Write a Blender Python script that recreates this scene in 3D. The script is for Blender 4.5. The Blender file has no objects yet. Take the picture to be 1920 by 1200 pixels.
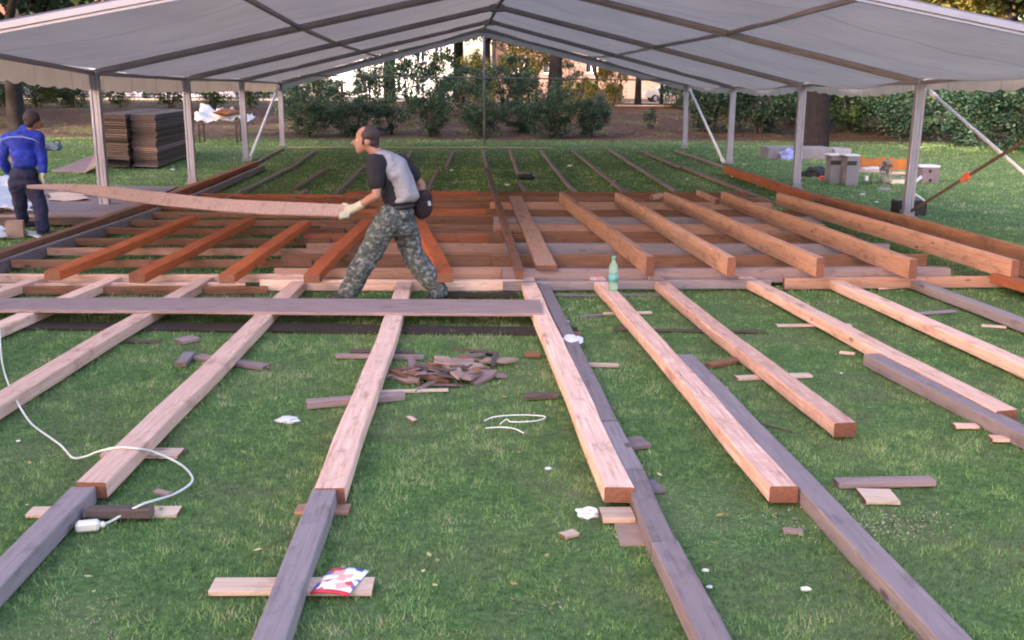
import bpy, bmesh, math, random
import numpy as np
from mathutils import Vector, Matrix, noise
SC = bpy.context.scene
COL = SC.collection
R = math.radians
random.seed(7); np.random.seed(7)

# ---------------------------------------------------------------- camera, sky, sun, exposure
H, F, PITCH, YAW, ROLL = 2.1, 1925.0, .2258, .0565, .0084
cam = bpy.data.cameras.new('camera'); camo = bpy.data.objects.new('camera', cam); COL.objects.link(camo)
cam.sensor_width = 36; cam.lens = 36 * F / 1920; cam.clip_end = 1000; cam.clip_start = .05
camo.location = (0, 0, H)
CM = Matrix.Rotation(-YAW, 3, 'Z') @ Matrix.Rotation(math.pi / 2 - PITCH, 3, 'X') @ Matrix.Rotation(ROLL, 3, 'Z')
camo.rotation_euler = CM.to_euler(); SC.camera = camo

SUN_AZ, SUN_EL = R(233), R(19)
w = bpy.data.worlds.new('World'); SC.world = w; w.use_nodes = True
nt = w.node_tree; bg = nt.nodes['Background']
sky = nt.nodes.new('ShaderNodeTexSky'); sky.sky_type = 'NISHITA'; sky.sun_disc = False
sky.sun_elevation = SUN_EL; sky.sun_rotation = SUN_AZ; sky.dust_density = 3; sky.air_density = 1.0
mixn = nt.nodes.new('ShaderNodeMix'); mixn.data_type = 'RGBA'; mixn.blend_type = 'MULTIPLY'
mixn.inputs[0].default_value = 1; mixn.inputs[7].default_value = (1.10, .92, .90, 1)
nt.links.new(sky.outputs[0], mixn.inputs[6]); nt.links.new(mixn.outputs[2], bg.inputs[0])
bg.inputs[1].default_value = .15
sl = bpy.data.lights.new('sun', 'SUN'); sl.energy = 2.4; sl.angle = R(.5); sl.color = (1, .90, .76)
so = bpy.data.objects.new('sun', sl); COL.objects.link(so)
sd = Vector((math.sin(SUN_AZ) * math.cos(SUN_EL), math.cos(SUN_AZ) * math.cos(SUN_EL), math.sin(SUN_EL)))
so.rotation_euler = sd.to_track_quat('Z', 'Y').to_euler(); so.location = sd * 40
SC.view_settings.view_transform = 'Standard'; SC.view_settings.look = 'None'
SC.view_settings.gamma = 1; SC.view_settings.exposure = 2.55
try: SC.cycles.filter_width = 2.0
except Exception: pass

# ---------------------------------------------------------------- where a point of the photograph lies in the place
def ray(px, py):
    return CM @ Vector(((px - 960) / F, -(py - 600) / F, -1))
def G(px, py, z=0.0):
    d = ray(px, py); t = (z - H) / d.z
    return Vector((0, 0, H)) + d * t
def P(px, py, Y):
    d = ray(px, py); return Vector((0, 0, H)) + d * (Y / d.y)
def XA(px, Y, z):
    lo, hi = -80., 80.
    inv = CM.transposed()
    for _ in range(40):
        m = (lo + hi) / 2
        q = inv @ (Vector((m, Y, z)) - Vector((0, 0, H)))
        if 960 + F * q.x / -q.z < px: lo = m
        else: hi = m
    return m
def sstep(a, b, x):
    t = min(1, max(0, (x - a) / (b - a))); return t * t * (3 - 2 * t)
def TZ(x, y):
    return .75 * sstep(39.5, 54, y)

# ---------------------------------------------------------------- materials
def newmat(name):
    m = bpy.data.materials.new(name); m.use_nodes = True
    return m, m.node_tree, m.node_tree.nodes['Principled BSDF']
def N(nt, t, **k):
    n = nt.nodes.new(t)
    for a, b in k.items(): setattr(n, a, b)
    return n
def ramp(nt, fac, stops, interp='LINEAR'):
    r = N(nt, 'ShaderNodeValToRGB'); r.color_ramp.interpolation = interp
    e = r.color_ramp.elements
    while len(e) < len(stops): e.new(.5)
    for i, (p, c) in enumerate(stops): e[i].position = p; e[i].color = (*c, 1)
    nt.links.new(fac, r.inputs[0]); return r.outputs[0]
def noisen(nt, vec, scale, detail=4, rough=.6):
    n = N(nt, 'ShaderNodeTexNoise'); n.inputs['Scale'].default_value = scale
    n.inputs['Detail'].default_value = detail; n.inputs['Roughness'].default_value = rough
    if vec is not None: nt.links.new(vec, n.inputs['Vector'])
    return n.outputs['Fac']
def mixc(nt, fac, a, b, mode='MIX'):
    m = N(nt, 'ShaderNodeMix'); m.data_type = 'RGBA'; m.blend_type = mode
    for i, v in ((0, fac), (6, a), (7, b)):
        if isinstance(v, (int, float)): m.inputs[i].default_value = v
        elif isinstance(v, tuple): m.inputs[i].default_value = (*v, 1)
        else: nt.links.new(v, m.inputs[i])
    return m.outputs[2]
def bump(nt, h, s, d, bs):
    b = N(nt, 'ShaderNodeBump'); b.inputs['Strength'].default_value = s; b.inputs['Distance'].default_value = d
    nt.links.new(h, b.inputs['Height']); nt.links.new(b.outputs[0], bs.inputs['Normal'])
def objvec(nt, scale, rnd=True):
    tc = N(nt, 'ShaderNodeTexCoord'); v = tc.outputs['Object']
    if rnd:
        oi = N(nt, 'ShaderNodeObjectInfo'); mu = N(nt, 'ShaderNodeMath', operation='MULTIPLY'); mu.inputs[1].default_value = 91
        nt.links.new(oi.outputs['Random'], mu.inputs[0])
        ad = N(nt, 'ShaderNodeVectorMath', operation='ADD'); nt.links.new(v, ad.inputs[0]); nt.links.new(mu.outputs[0], ad.inputs[1]); v = ad.outputs[0]
    mp = N(nt, 'ShaderNodeMapping'); mp.inputs['Scale'].default_value = scale; nt.links.new(v, mp.inputs['Vector'])
    return mp.outputs[0]
def wood(name, c1, c2, c3, stain=.5, dirt=(.12, .09, .08), rough=.75, cross=2.6):
    """c1 light, c2 mid, c3 grain line"""
    m, nt, b = newmat(name)
    grain = noisen(nt, objvec(nt, (1.3, 26, 26)), 2.0, 6, .65)
    col = ramp(nt, grain, [(.28, c3), (.45, c2), (.7, c1)])
    band = noisen(nt, objvec(nt, (cross, 1.2, 1.2)), 1.6, 5, .65)     # slow changes along the length
    bf = ramp(nt, band, [(.42, (.0, .0, .0)), (.56, (1, 1, 1))])
    col = mixc(nt, bf, mixc(nt, stain, col, c2), col)
    spot = noisen(nt, objvec(nt, (2.2, 5, 5)), 1.7, 5, .7)
    sf = ramp(nt, spot, [(.54, (0, 0, 0)), (.72, (.7, .7, .7))])
    col = mixc(nt, sf, col, dirt)
    vo = N(nt, 'ShaderNodeTexVoronoi'); vo.inputs['Scale'].default_value = 1.0
    nt.links.new(objvec(nt, (1.5, 4, 4)), vo.inputs['Vector'])
    kn = ramp(nt, vo.outputs['Distance'], [(.04, (.8, .8, .8)), (.085, (0, 0, 0))])
    col = mixc(nt, kn, col, tuple(x * .35 for x in c3))
    oi = N(nt, 'ShaderNodeObjectInfo')
    var = ramp(nt, oi.outputs['Random'], [(0, (.72, .68, .66)), (.5, (.9, .86, .84)), (1, (1.06, 1.04, 1.0))])
    col = mixc(nt, 1.0, col, var, 'MULTIPLY')
    nt.links.new(col, b.inputs['Base Color']); b.inputs['Roughness'].default_value = rough
    b.inputs['Specular IOR Level'].default_value = .3
    bump(nt, grain, .5, .004, b)
    return m
M = {}
M['new'] = wood('fresh_pine', (.82, .62, .55), (.66, .44, .37), (.42, .235, .185), .7, (.26, .13, .09))
M['striped'] = wood('cross_stained_pine', (.84, .65, .58), (.60, .375, .32), (.34, .17, .13), .85, (.26, .13, .09), .75, 5.5)
M['vdark'] = wood('dark_and_shadow_board', (.05, .032, .03), (.035, .024, .022), (.018, .012, .012), .5, (.015, .01, .01), .8)  # near-black board tone; by the long plank it stands for shadow
M['pale'] = wood('pale_pine', (.66, .52, .45), (.58, .44, .36), (.42, .27, .19), .3, (.30, .2, .14))
M['tan'] = wood('tan_pine', (.50, .31, .235), (.40, .225, .165), (.23, .115, .08), .5, (.10, .05, .03))
M['orange'] = wood('red_stained_timber', (.50, .135, .04), (.40, .095, .03), (.24, .05, .016), .5, (.12, .03, .015))
M['rust'] = wood('red_brown_timber', (.34, .125, .065), (.26, .085, .045), (.14, .045, .025), .5, (.07, .03, .02))
M['brown'] = wood('brown_timber', (.27, .135, .085), (.19, .092, .058), (.10, .047, .03), .6, (.05, .03, .022))
M['grey'] = wood('weathered_timber', (.285, .245, .27), (.225, .19, .215), (.13, .105, .12), .5, (.10, .08, .085), .85)
M['dgrey'] = wood('dark_weathered_timber', (.15, .115, .11), (.105, .08, .075), (.055, .04, .04), .5, (.04, .03, .03), .85)
M['plank'] = wood('weathered_plank', (.32, .245, .255), (.255, .19, .20), (.15, .105, .115), .5, (.13, .09, .09), .8)
M['end'] = wood('end_grain', (.24, .105, .07), (.18, .075, .05), (.11, .045, .03), .4)
M['gend'] = wood('weathered_end_grain', (.2, .15, .14), (.15, .11, .10), (.09, .065, .06), .4)
ENDS = {'new': 'end', 'pale': 'end', 'tan': 'end', 'orange': 'end', 'rust': 'end', 'brown': 'end', 'grey': 'gend', 'dgrey': 'gend', 'plank': 'gend', 'card': 'end', 'striped': 'end', 'vdark': 'gend'}

def plain(name, col, rough=.6, metal=0, var=.25, sc=6, bmp=0, spec=.4):
    m, nt, b = newmat(name)
    f = noisen(nt, objvec(nt, (1, 1, 1)), sc, 5, .6)
    c = ramp(nt, f, [(.3, tuple(x * (1 - var) for x in col)), (.7, tuple(min(1, x * (1 + var * .5)) for x in col))])
    nt.links.new(c, b.inputs['Base Color']); b.inputs['Roughness'].default_value = rough; b.inputs['Metallic'].default_value = metal
    b.inputs['Specular IOR Level'].default_value = spec
    if bmp: bump(nt, f, .6, bmp, b)
    return m
M['alu'] = plain('aluminium_profile', (.36, .355, .46), .42, .55, .12, 3)
M['aludark'] = plain('dull_aluminium', (.31, .285, .33), .5, .3, .2, 3)
M['whitemetal'] = plain('white_painted_tube', (.80, .79, .85), .4, 0, .06, 4)
M['white'] = plain('white_plastic', (.82, .82, .84), .45, 0, .05, 6)
M['cream'] = plain('cream_plastic', (.72, .70, .62), .5, 0, .08, 6)
M['black'] = plain('black_plastic', (.02, .02, .024), .5, 0, .3, 6)
M['red'] = plain('red_plastic', (.55, .07, .05), .5, 0, .2, 5)
M['orangep'] = plain('orange_plastic', (.70, .16, .09), .5, 0, .15, 5)
M['rope'] = plain('brown_strap', (.13, .085, .075), .85, 0, .3, 20)
M['greycab'] = plain('grey_painted_cabinet', (.19, .19, .24), .6, 0, .15, 5)
M['mauve'] = plain('faded_box_board', (.19, .15, .18), .8, 0, .2, 6)
M['orply'] = plain('orange_varnished_plywood', (.42, .145, .035), .5, 0, .2, 4)
M['concrete'] = plain('grey_concrete', (.19, .18, .22), .85, 0, .2, 5, .004)
M['bluegrey'] = plain('blue_grey_enamel', (.10, .15, .20), .5, 0, .3, 9)
M['bark'] = plain('dark_bark', (.020, .014, .015), .95, 0, .5, 5, .03)
M['bark2'] = plain('grey_brown_bark', (.09, .07, .055), .95, 0, .5, 6, .03)
M['skin'] = plain('skin', (.30, .155, .12), .5, 0, .12, 9)
M['darkskin'] = plain('tanned_skin', (.30, .15, .115), .5, 0, .12, 9)
M['hair'] = plain('dark_brown_hair', (.035, .022, .025), .6, 0, .5, 40, .004)
M['vest'] = plain('grey_cloth_vest', (.27, .265, .31), .9, 0, .22, 9, .012)
M['shirt'] = plain('navy_black_cotton', (.016, .014, .022), .9, 0, .3, 9, .01)
M['jacket'] = plain('royal_blue_nylon', (.018, .040, .42), .75, 0, .6, 7, .02)
M['jacketpale'] = plain('pale_blue_piping', (.25, .3, .62), .6, 0, .2, 7)
M['trousers'] = plain('dark_navy_trousers', (.020, .022, .065), .85, 0, .4, 8, .012)
M['boot'] = plain('black_leather', (.018, .016, .018), .5, 0, .3, 9)
M['glove'] = plain('pale_work_glove', (.40, .40, .34), .9, 0, .2, 20, .004)
M['pouch'] = plain('dark_canvas_pouch', (.022, .014, .02), .9, 0, .3, 9, .008)
M['cable'] = plain('white_cable_sheath', (.62, .64, .60), .45, 0, .08, 8)
M['card'] = plain('brown_hardboard', (.30, .205, .175), .8, 0, .2, 8)
M['slate'] = plain('broken_bark_and_scrap', (.14, .10, .10), .9, 0, .5, 10, .01)
M['whitewall'] = plain('white_plaster', (.80, .78, .78), .85, 0, .06, 1.5)
M['lilacwall'] = plain('pale_lilac_plaster', (.40, .38, .50), .85, 0, .08, 1.5)
M['salmon'] = plain('salmon_plaster', (.27, .165, .14), .85, 0, .15, 1.0)
M['greywall'] = plain('grey_mauve_plaster', (.16, .13, .15), .85, 0, .15, 1.0)
M['roofred'] = plain('red_roof_tiles', (.26, .09, .055), .8, 0, .3, 6)
M['glasswin'] = plain('window_glass', (.035, .035, .055), .08, 0, .3, 2, 0, .8)
M['bluedoor'] = plain('blue_painted_door', (.10, .17, .32), .5, 0, .1, 2)
M['asphalt'] = plain('asphalt', (.10, .09, .095), .9, 0, .2, 2)
M['stone'] = plain('pale_stone_coping', (.48, .38, .28), .85, 0, .2, 3, .01)
M['brick'] = plain('brown_brick_wall', (.13, .055, .04), .9, 0, .3, 6, .01)
M['carw'] = plain('white_car_paint', (.62, .62, .68), .3, 0, .03, 2)

# camouflage
m, nt, b = newmat('camouflage_cloth')
v = objvec(nt, (1, 1, 1.3), False)
f1 = noisen(nt, v, 21, 3, .6); f2 = noisen(nt, objvec(nt, (1.7, 1.7, 2.2), False), 13, 3, .6)
c = ramp(nt, f1, [(.0, (.045, .06, .065)), (.46, (.045, .06, .065)), (.5, (.105, .115, .115)), (.58, (.18, .19, .20))], 'CONSTANT')
k = ramp(nt, f2, [(0, (0, 0, 0)), (.56, (1, 1, 1))], 'CONSTANT')
c = mixc(nt, k, c, (.03, .035, .04)); nt.links.new(c, b.inputs['Base Color']); b.inputs['Roughness'].default_value = .9
bump(nt, noisen(nt, v, 9, 4, .6), .7, .02, b); M['camo'] = m

# tent cloth: lets some light through
m, nt, b = newmat('tent_fabric')
v = objvec(nt, (1, 1, 1), False)
f = noisen(nt, v, .9, 4, .6)
c = ramp(nt, f, [(.3, (.40, .37, .37)), (.7, (.48, .45, .445))])
wr = noisen(nt, objvec(nt, (.5, 3.0, 1), False), 2.2, 5, .6)
c = mixc(nt, ramp(nt, noisen(nt, v, 3.5, 5, .7), [(.55, (0, 0, 0)), (.8, (.35, .35, .35))]), c, (.32, .29, .285))
sp = N(nt, 'ShaderNodeSeparateXYZ'); nt.links.new(N(nt, 'ShaderNodeTexCoord').outputs['Object'], sp.inputs[0])
mo = N(nt, 'ShaderNodeMath', operation='PINGPONG'); mo.inputs[1].default_value = .72; nt.links.new(sp.outputs[1], mo.inputs[0])
sm_ = ramp(nt, mo.outputs[0], [(0, (.5, .5, .5)), (.022, (.5, .5, .5)), (.030, (0, 0, 0))])
c = mixc(nt, sm_, c, (.27, .245, .24))
df = N(nt, 'ShaderNodeBsdfDiffuse'); tr = N(nt, 'ShaderNodeBsdfTranslucent'); ms = N(nt, 'ShaderNodeMixShader')
nt.links.new(c, df.inputs[0]); nt.links.new(c, tr.inputs[0]); ms.inputs[0].default_value = .34
bp = N(nt, 'ShaderNodeBump'); bp.inputs['Strength'].default_value = .7; bp.inputs['Distance'].default_value = .08
nt.links.new(wr, bp.inputs['Height']); nt.links.new(bp.outputs[0], df.inputs['Normal'])
nt.links.new(df.outputs[0], ms.inputs[1]); nt.links.new(tr.outputs[0], ms.inputs[2])
nt.links.new(ms.outputs[0], nt.nodes['Material Output'].inputs[0]); M['cloth'] = m

# thin plastic sheet
M['sheet'] = plain('white_plastic_sheet', (.62, .63, .68), .35, 0, .05, 6, .02)

# bottle plastic
m, nt, b = newmat('green_clear_plastic')
b.inputs['Base Color'].default_value = (.50, .78, .68, 1); b.inputs['Roughness'].default_value = .08
b.inputs['Transmission Weight'].default_value = .75; b.inputs['IOR'].default_value = 1.25; M['bottle'] = m
M['blabel'] = plain('teal_label', (.10, .33, .32), .5, 0, .2, 60)

# magazine: a printed cover of red, white and blue patches
m, nt, b = newmat('printed_cover')
v = objvec(nt, (1, 1, 1), False)
vo = N(nt, 'ShaderNodeTexVoronoi'); vo.inputs['Scale'].default_value = 32; nt.links.new(v, vo.inputs['Vector'])
sx = N(nt, 'ShaderNodeSeparateColor'); nt.links.new(vo.outputs['Color'], sx.inputs[0])
c = ramp(nt, sx.outputs[0], [(0, (.8, .8, .82)), (.38, (.75, .4, .35)), (.52, (.12, .12, .35)), (.68, (.8, .8, .8)), (.85, (.6, .05, .08))], 'CONSTANT')
nt.links.new(c, b.inputs['Base Color']); b.inputs['Roughness'].default_value = .3; M['mag'] = m
M['magred'] = plain('red_print', (.62, .03, .06), .3, 0, .1, 5)

# leaves, colour per leaf
def leafmat(name, cols, transl=.3):
    m, nt, b = newmat(name)
    at = N(nt, 'ShaderNodeAttribute'); at.attribute_name = 'rnd'
    c = ramp(nt, at.outputs['Fac'], cols)
    df = N(nt, 'ShaderNodeBsdfDiffuse'); tr = N(nt, 'ShaderNodeBsdfTranslucent'); gl = N(nt, 'ShaderNodeBsdfGlossy'); gl.inputs['Roughness'].default_value = .45
    nt.links.new(c, df.inputs[0]); nt.links.new(c, tr.inputs[0])
    ms = N(nt, 'ShaderNodeMixShader'); ms.inputs[0].default_value = transl
    nt.links.new(df.outputs[0], ms.inputs[1]); nt.links.new(tr.outputs[0], ms.inputs[2])
    m2 = N(nt, 'ShaderNodeMixShader'); m2.inputs[0].default_value = .015
    nt.links.new(ms.outputs[0], m2.inputs[1]); nt.links.new(gl.outputs[0], m2.inputs[2])
    nt.links.new(m2.outputs[0], nt.nodes['Material Output'].inputs[0]); return m
M['leafdark'] = leafmat('dark_shrub_leaves', [(0, (.018, .036, .026)), (.5, (.040, .078, .050)), (.85, (.068, .120, .072)), (1, (.13, .15, .07))])
M['leafmid'] = leafmat('mid_green_leaves', [(0, (.025, .05, .02)), (.6, (.055, .105, .04)), (1, (.16, .19, .05))])
M['leafyel'] = leafmat('yellowing_leaves', [(0, (.05, .07, .02)), (.4, (.16, .17, .04)), (.8, (.36, .26, .07)), (1, (.5, .33, .12))], .4)
M['leafbig'] = leafmat('tree_leaves', [(0, (.03, .05, .018)), (.6, (.06, .09, .03)), (1, (.12, .12, .035))])
M['grass'] = leafmat('grass_blades', [(0, (.045, .080, .036)), (.24, (.095, .185, .060)), (.5, (.195, .340, .110)), (.76, (.33, .46, .18)), (.92, (.43, .51, .26)), (1, (.56, .49, .33))], .35)
M['litter'] = leafmat('brown_leaf_litter', [(0, (.06, .03, .022)), (.5, (.15, .08, .05)), (.85, (.26, .15, .08)), (1, (.45, .32, .18))], .1)
M['fallen'] = leafmat('fallen_leaves', [(0, (.25, .10, .05)), (.5, (.45, .30, .10)), (1, (.60, .52, .25))], .1)

# ---------------------------------------------------------------- object helpers
def tag(o, label=None, cat=None, group=None, kind=None):
    if label: o['label'] = label
    if cat: o['category'] = cat
    if group: o['group'] = group
    if kind: o['kind'] = kind
    return o
def empty(name, loc, rz=0, **k):
    o = bpy.data.objects.new(name, None); COL.objects.link(o); o.location = loc; o.rotation_euler = (0, 0, rz)
    o.empty_display_size = .1
    return tag(o, **k)
def link(name, me, mats, parent=None, world=True, **k):
    """mesh given in world coordinates; when it has a parent it is stored relative to it"""
    o = bpy.data.objects.new(name, me); COL.objects.link(o)
    for mm in (mats if isinstance(mats, (list, tuple)) else [mats]): me.materials.append(M[mm] if isinstance(mm, str) else mm)
    if parent is not None:
        o.parent = parent
        if world: o.matrix_parent_inverse = parent_matrix(parent).inverted()
    return tag(o, **k)
def parent_matrix(p):
    m = Matrix.LocRotScale(p.location, p.rotation_euler, p.scale)
    if p.parent: m = parent_matrix(p.parent) @ p.matrix_parent_inverse @ m
    return m
def bmo(name, bm, mats, parent=None, smooth=False, origin=None, **k):
    bmesh.ops.recalc_face_normals(bm, faces=bm.faces)
    me = bpy.data.meshes.new(name)
    if origin is not None: bmesh.ops.translate(bm, verts=bm.verts, vec=-Vector(origin))
    bm.to_mesh(me); bm.free()
    if smooth:
        for p in me.polygons: p.use_smooth = True
    o = link(name, me, mats, parent, **k)
    if origin is not None: o.location = origin
    return o
def box(bm, c, s, rot=None, mi=0, bev=0):
    """box centred c, full size s"""
    r = bmesh.ops.create_cube(bm, size=1)
    vs = r['verts']
    mt = Matrix.Translation(Vector(c)) @ (rot.to_4x4() if rot is not None else Matrix.Identity(4)) @ Matrix.Diagonal((*s, 1))
    bmesh.ops.transform(bm, matrix=mt, verts=vs)
    fs = {f for v in vs for f in v.link_faces}
    for f in fs: f.material_index = mi
    if bev:
        es = list({e for f in fs for e in f.edges})
        bmesh.ops.bevel(bm, geom=es, offset=bev, segments=1, affect='EDGES')
    return vs
def frame_from(d):
    d = Vector(d).normalized(); up = Vector((0, 0, 1)) if abs(d.z) < .95 else Vector((0, 1, 0))
    a = up.cross(d).normalized(); b2 = d.cross(a)
    return a, b2, d                                      # side, up, along
def bar(bm, p, q, wd, ht, mi=0, bev=0):
    p, q = Vector(p), Vector(q); a, b2, d = frame_from(q - p)
    rot = Matrix((a, b2, d)).transposed()
    return box(bm, (p + q) / 2, (wd, ht, (q - p).length), rot, mi, bev)
def tube(bm, pts, r, n=8, cap=True, mi=0):
    rings = []; pts = [Vector(p) for p in pts]
    rs = r if isinstance(r, (list, tuple)) else [r] * len(pts)
    for i, p in enumerate(pts):
        d = (pts[min(i + 1, len(pts) - 1)] - pts[max(i - 1, 0)])
        a, b2, _ = frame_from(d)
        rings.append([bm.verts.new(p + (a * math.cos(2 * math.pi * k / n) + b2 * math.sin(2 * math.pi * k / n)) * rs[i]) for k in range(n)])
    for i in range(len(rings) - 1):
        for k in range(n):
            f = bm.faces.new((rings[i][k], rings[i][(k + 1) % n], rings[i + 1][(k + 1) % n], rings[i + 1][k])); f.smooth = True; f.material_index = mi
    if cap:
        bm.faces.new(rings[0][::-1]).material_index = mi; bm.faces.new(rings[-1]).material_index = mi
def npmesh(name, V, Fc, rnd=None):
    me = bpy.data.meshes.new(name); V = np.asarray(V, np.float32); Fc = np.asarray(Fc, np.int32)
    n, k = Fc.shape
    me.vertices.add(len(V)); me.vertices.foreach_set('co', V.ravel())
    me.loops.add(n * k); me.loops.foreach_set('vertex_index', Fc.ravel())
    me.polygons.add(n); me.polygons.foreach_set('loop_start', np.arange(0, n * k, k, dtype=np.int32))
    me.update(calc_edges=True)
    if rnd is not None:
        a = me.attributes.new('rnd', 'FLOAT', 'FACE'); a.data.foreach_set('value', np.asarray(rnd, np.float32))
    return me

# ---------------------------------------------------------------- timber
def timber_mesh(L, wd, ht, seed=0, bow=.0):
    """runs along +X from 0 to L, top face at z = 0, hangs down ht; chamfered, slightly uneven; ends get slot 1"""
    rnd = random.Random(seed); bm = bmesh.new(); n = max(2, int(L / .35)); c = min(.006, wd * .1, ht * .15)
    prof = [(-wd / 2 + c, 0), (wd / 2 - c, 0), (wd / 2, -c), (wd / 2, -ht + c), (wd / 2 - c, -ht), (-wd / 2 + c, -ht), (-wd / 2, -ht + c), (-wd / 2, -c)]
    rings = []; ph = rnd.uniform(0, 6)
    for i in range(n + 1):
        x = L * i / n; t = i / n
        oy = bow * math.sin(math.pi * t) + (.004 * math.sin(ph + x * 1.7) + .003 * math.sin(ph * 3 + x * 4.1)); oz = .004 * math.sin(ph * 2 + x * 1.3); tw = .03 * math.sin(ph + x * .5)
        rings.append([bm.verts.new((x, y + oy + rnd.uniform(-.002, .002), z + oz + y * tw + rnd.uniform(-.0015, .0015))) for y, z in prof])
    for i in range(n):
        for k in range(8): bm.faces.new((rings[i][k], rings[i + 1][k], rings[i + 1][(k + 1) % 8], rings[i][(k + 1) % 8]))
    bm.faces.new(rings[0]).material_index = 1; bm.faces.new(rings[-1][::-1]).material_index = 1
    bmesh.ops.recalc_face_normals(bm, faces=bm.faces)
    me = bpy.data.meshes.new('timber'); bm.to_mesh(me); bm.free(); return me
TC = [0]
def timber(name, p1, p2, wd, ht, mat, label, group=None, cat='beam', bow=0, parent=None):
    """p1, p2: world points of the middle of the top face at the two ends"""
    TC[0] += 1
    p1, p2 = Vector(p1), Vector(p2); d = p2 - p1; me = timber_mesh(d.length, wd, ht, TC[0], bow)
    o = link(name, me, [mat, ENDS[mat]], parent, world=False)
    rot = Matrix.Rotation(math.atan2(d.y, d.x), 3, 'Z') @ Matrix.Rotation(-math.atan2(d.z, math.hypot(d.x, d.y)), 3, 'Y')
    o.location = p1; o.rotation_euler = rot.to_euler()
    if parent is None: tag(o, label, cat, group)
    return o
def tb(name, a, b2, z, wd, ht, mat, label, group=None, cat='beam', bow=0):
    za, zb = z if isinstance(z, tuple) else (z, z)
    p, q = G(*a, za), G(*b2, zb)
    if a[0] < -10 or a[0] > 1930 or a[1] > 1205: p = p + (p - q).normalized() * 1.6      # timbers that leave the photo run on
    return timber(name, p, q, wd, ht, mat, label, group, cat, bow)

# ================================================================ THE SETTING
# ground sheet
def build_ground():
    ys = np.concatenate([np.linspace(-30, 3, 12), np.linspace(3.3, 38, 90), np.linspace(38.4, 52, 34), np.linspace(54, 90, 12), np.array([120, 180, 300])])
    xs = np.concatenate([np.array([-300, -150, -80, -50]), np.linspace(-40, 40, 161), np.array([50, 80, 150, 300])])
    V = []
    for y in ys:
        for x in xs:
            z = TZ(x, y) + (.10 * noise.noise(Vector((x * .35, y * .35, 3))) * sstep(39, 44, y) if y < 54 else 0)
            V.append((x, y, z))
    nx = len(xs); Fc = [(j * nx + i, j * nx + i + 1, (j + 1) * nx + i + 1, (j + 1) * nx + i) for j in range(len(ys) - 1) for i in range(nx - 1)]
    me = npmesh('ground', V, Fc)
    for p in me.polygons: p.use_smooth = True
    m, nt, b = newmat('lawn_and_leaf_litter')
    tc = N(nt, 'ShaderNodeTexCoord'); v = tc.outputs['Object']
    f = noisen(nt, v, 1.1, 6, .65); f2 = noisen(nt, v, 22, 5, .75); f3 = noisen(nt, v, .35, 4, .6)
    g = ramp(nt, f2, [(.3, (.035, .07, .025)), (.5, (.085, .16, .055)), (.72, (.18, .29, .105))])
    g = mixc(nt, ramp(nt, f, [(.42, (0, 0, 0)), (.7, (.6, .6, .6))]), g, (.20, .18, .11))
    # soil and fallen leaves on the bank behind the lawn
    s = ramp(nt, noisen(nt, v, 9, 6, .8), [(.35, (.035, .024, .022)), (.52, (.085, .050, .042)), (.68, (.15, .09, .065)), (.82, (.30, .2, .12))])
    s = mixc(nt, ramp(nt, noisen(nt, v, .55, 5, .7), [(.5, (0, 0, 0)), (.62, (.85, .85, .85))]), s, ramp(nt, f2, [(.3, (.05, .06, .025)), (.55, (.13, .13, .05)), (.75, (.30, .24, .10))]))
    sp = N(nt, 'ShaderNodeSeparateXYZ'); nt.links.new(v, sp.inputs[0])
    ad = N(nt, 'ShaderNodeMath', operation='MULTIPLY_ADD'); ad.inputs[1].default_value = 5.0; nt.links.new(f3, ad.inputs[0]); nt.links.new(sp.outputs[1], ad.inputs[2])
    mr = N(nt, 'ShaderNodeMapRange'); mr.inputs[1].default_value = 40.2; mr.inputs[2].default_value = 43.2; nt.links.new(ad.outputs[0], mr.inputs[0])
    c = mixc(nt, mr.outputs[0], g, s)
    nt.links.new(c, b.inputs['Base Color']); b.inputs['Roughness'].default_value = .95; b.inputs['Specular IOR Level'].default_value = .15
    bump(nt, f2, .9, .03, b)
    link('ground', me, [m], kind='structure')
build_ground()

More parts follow.
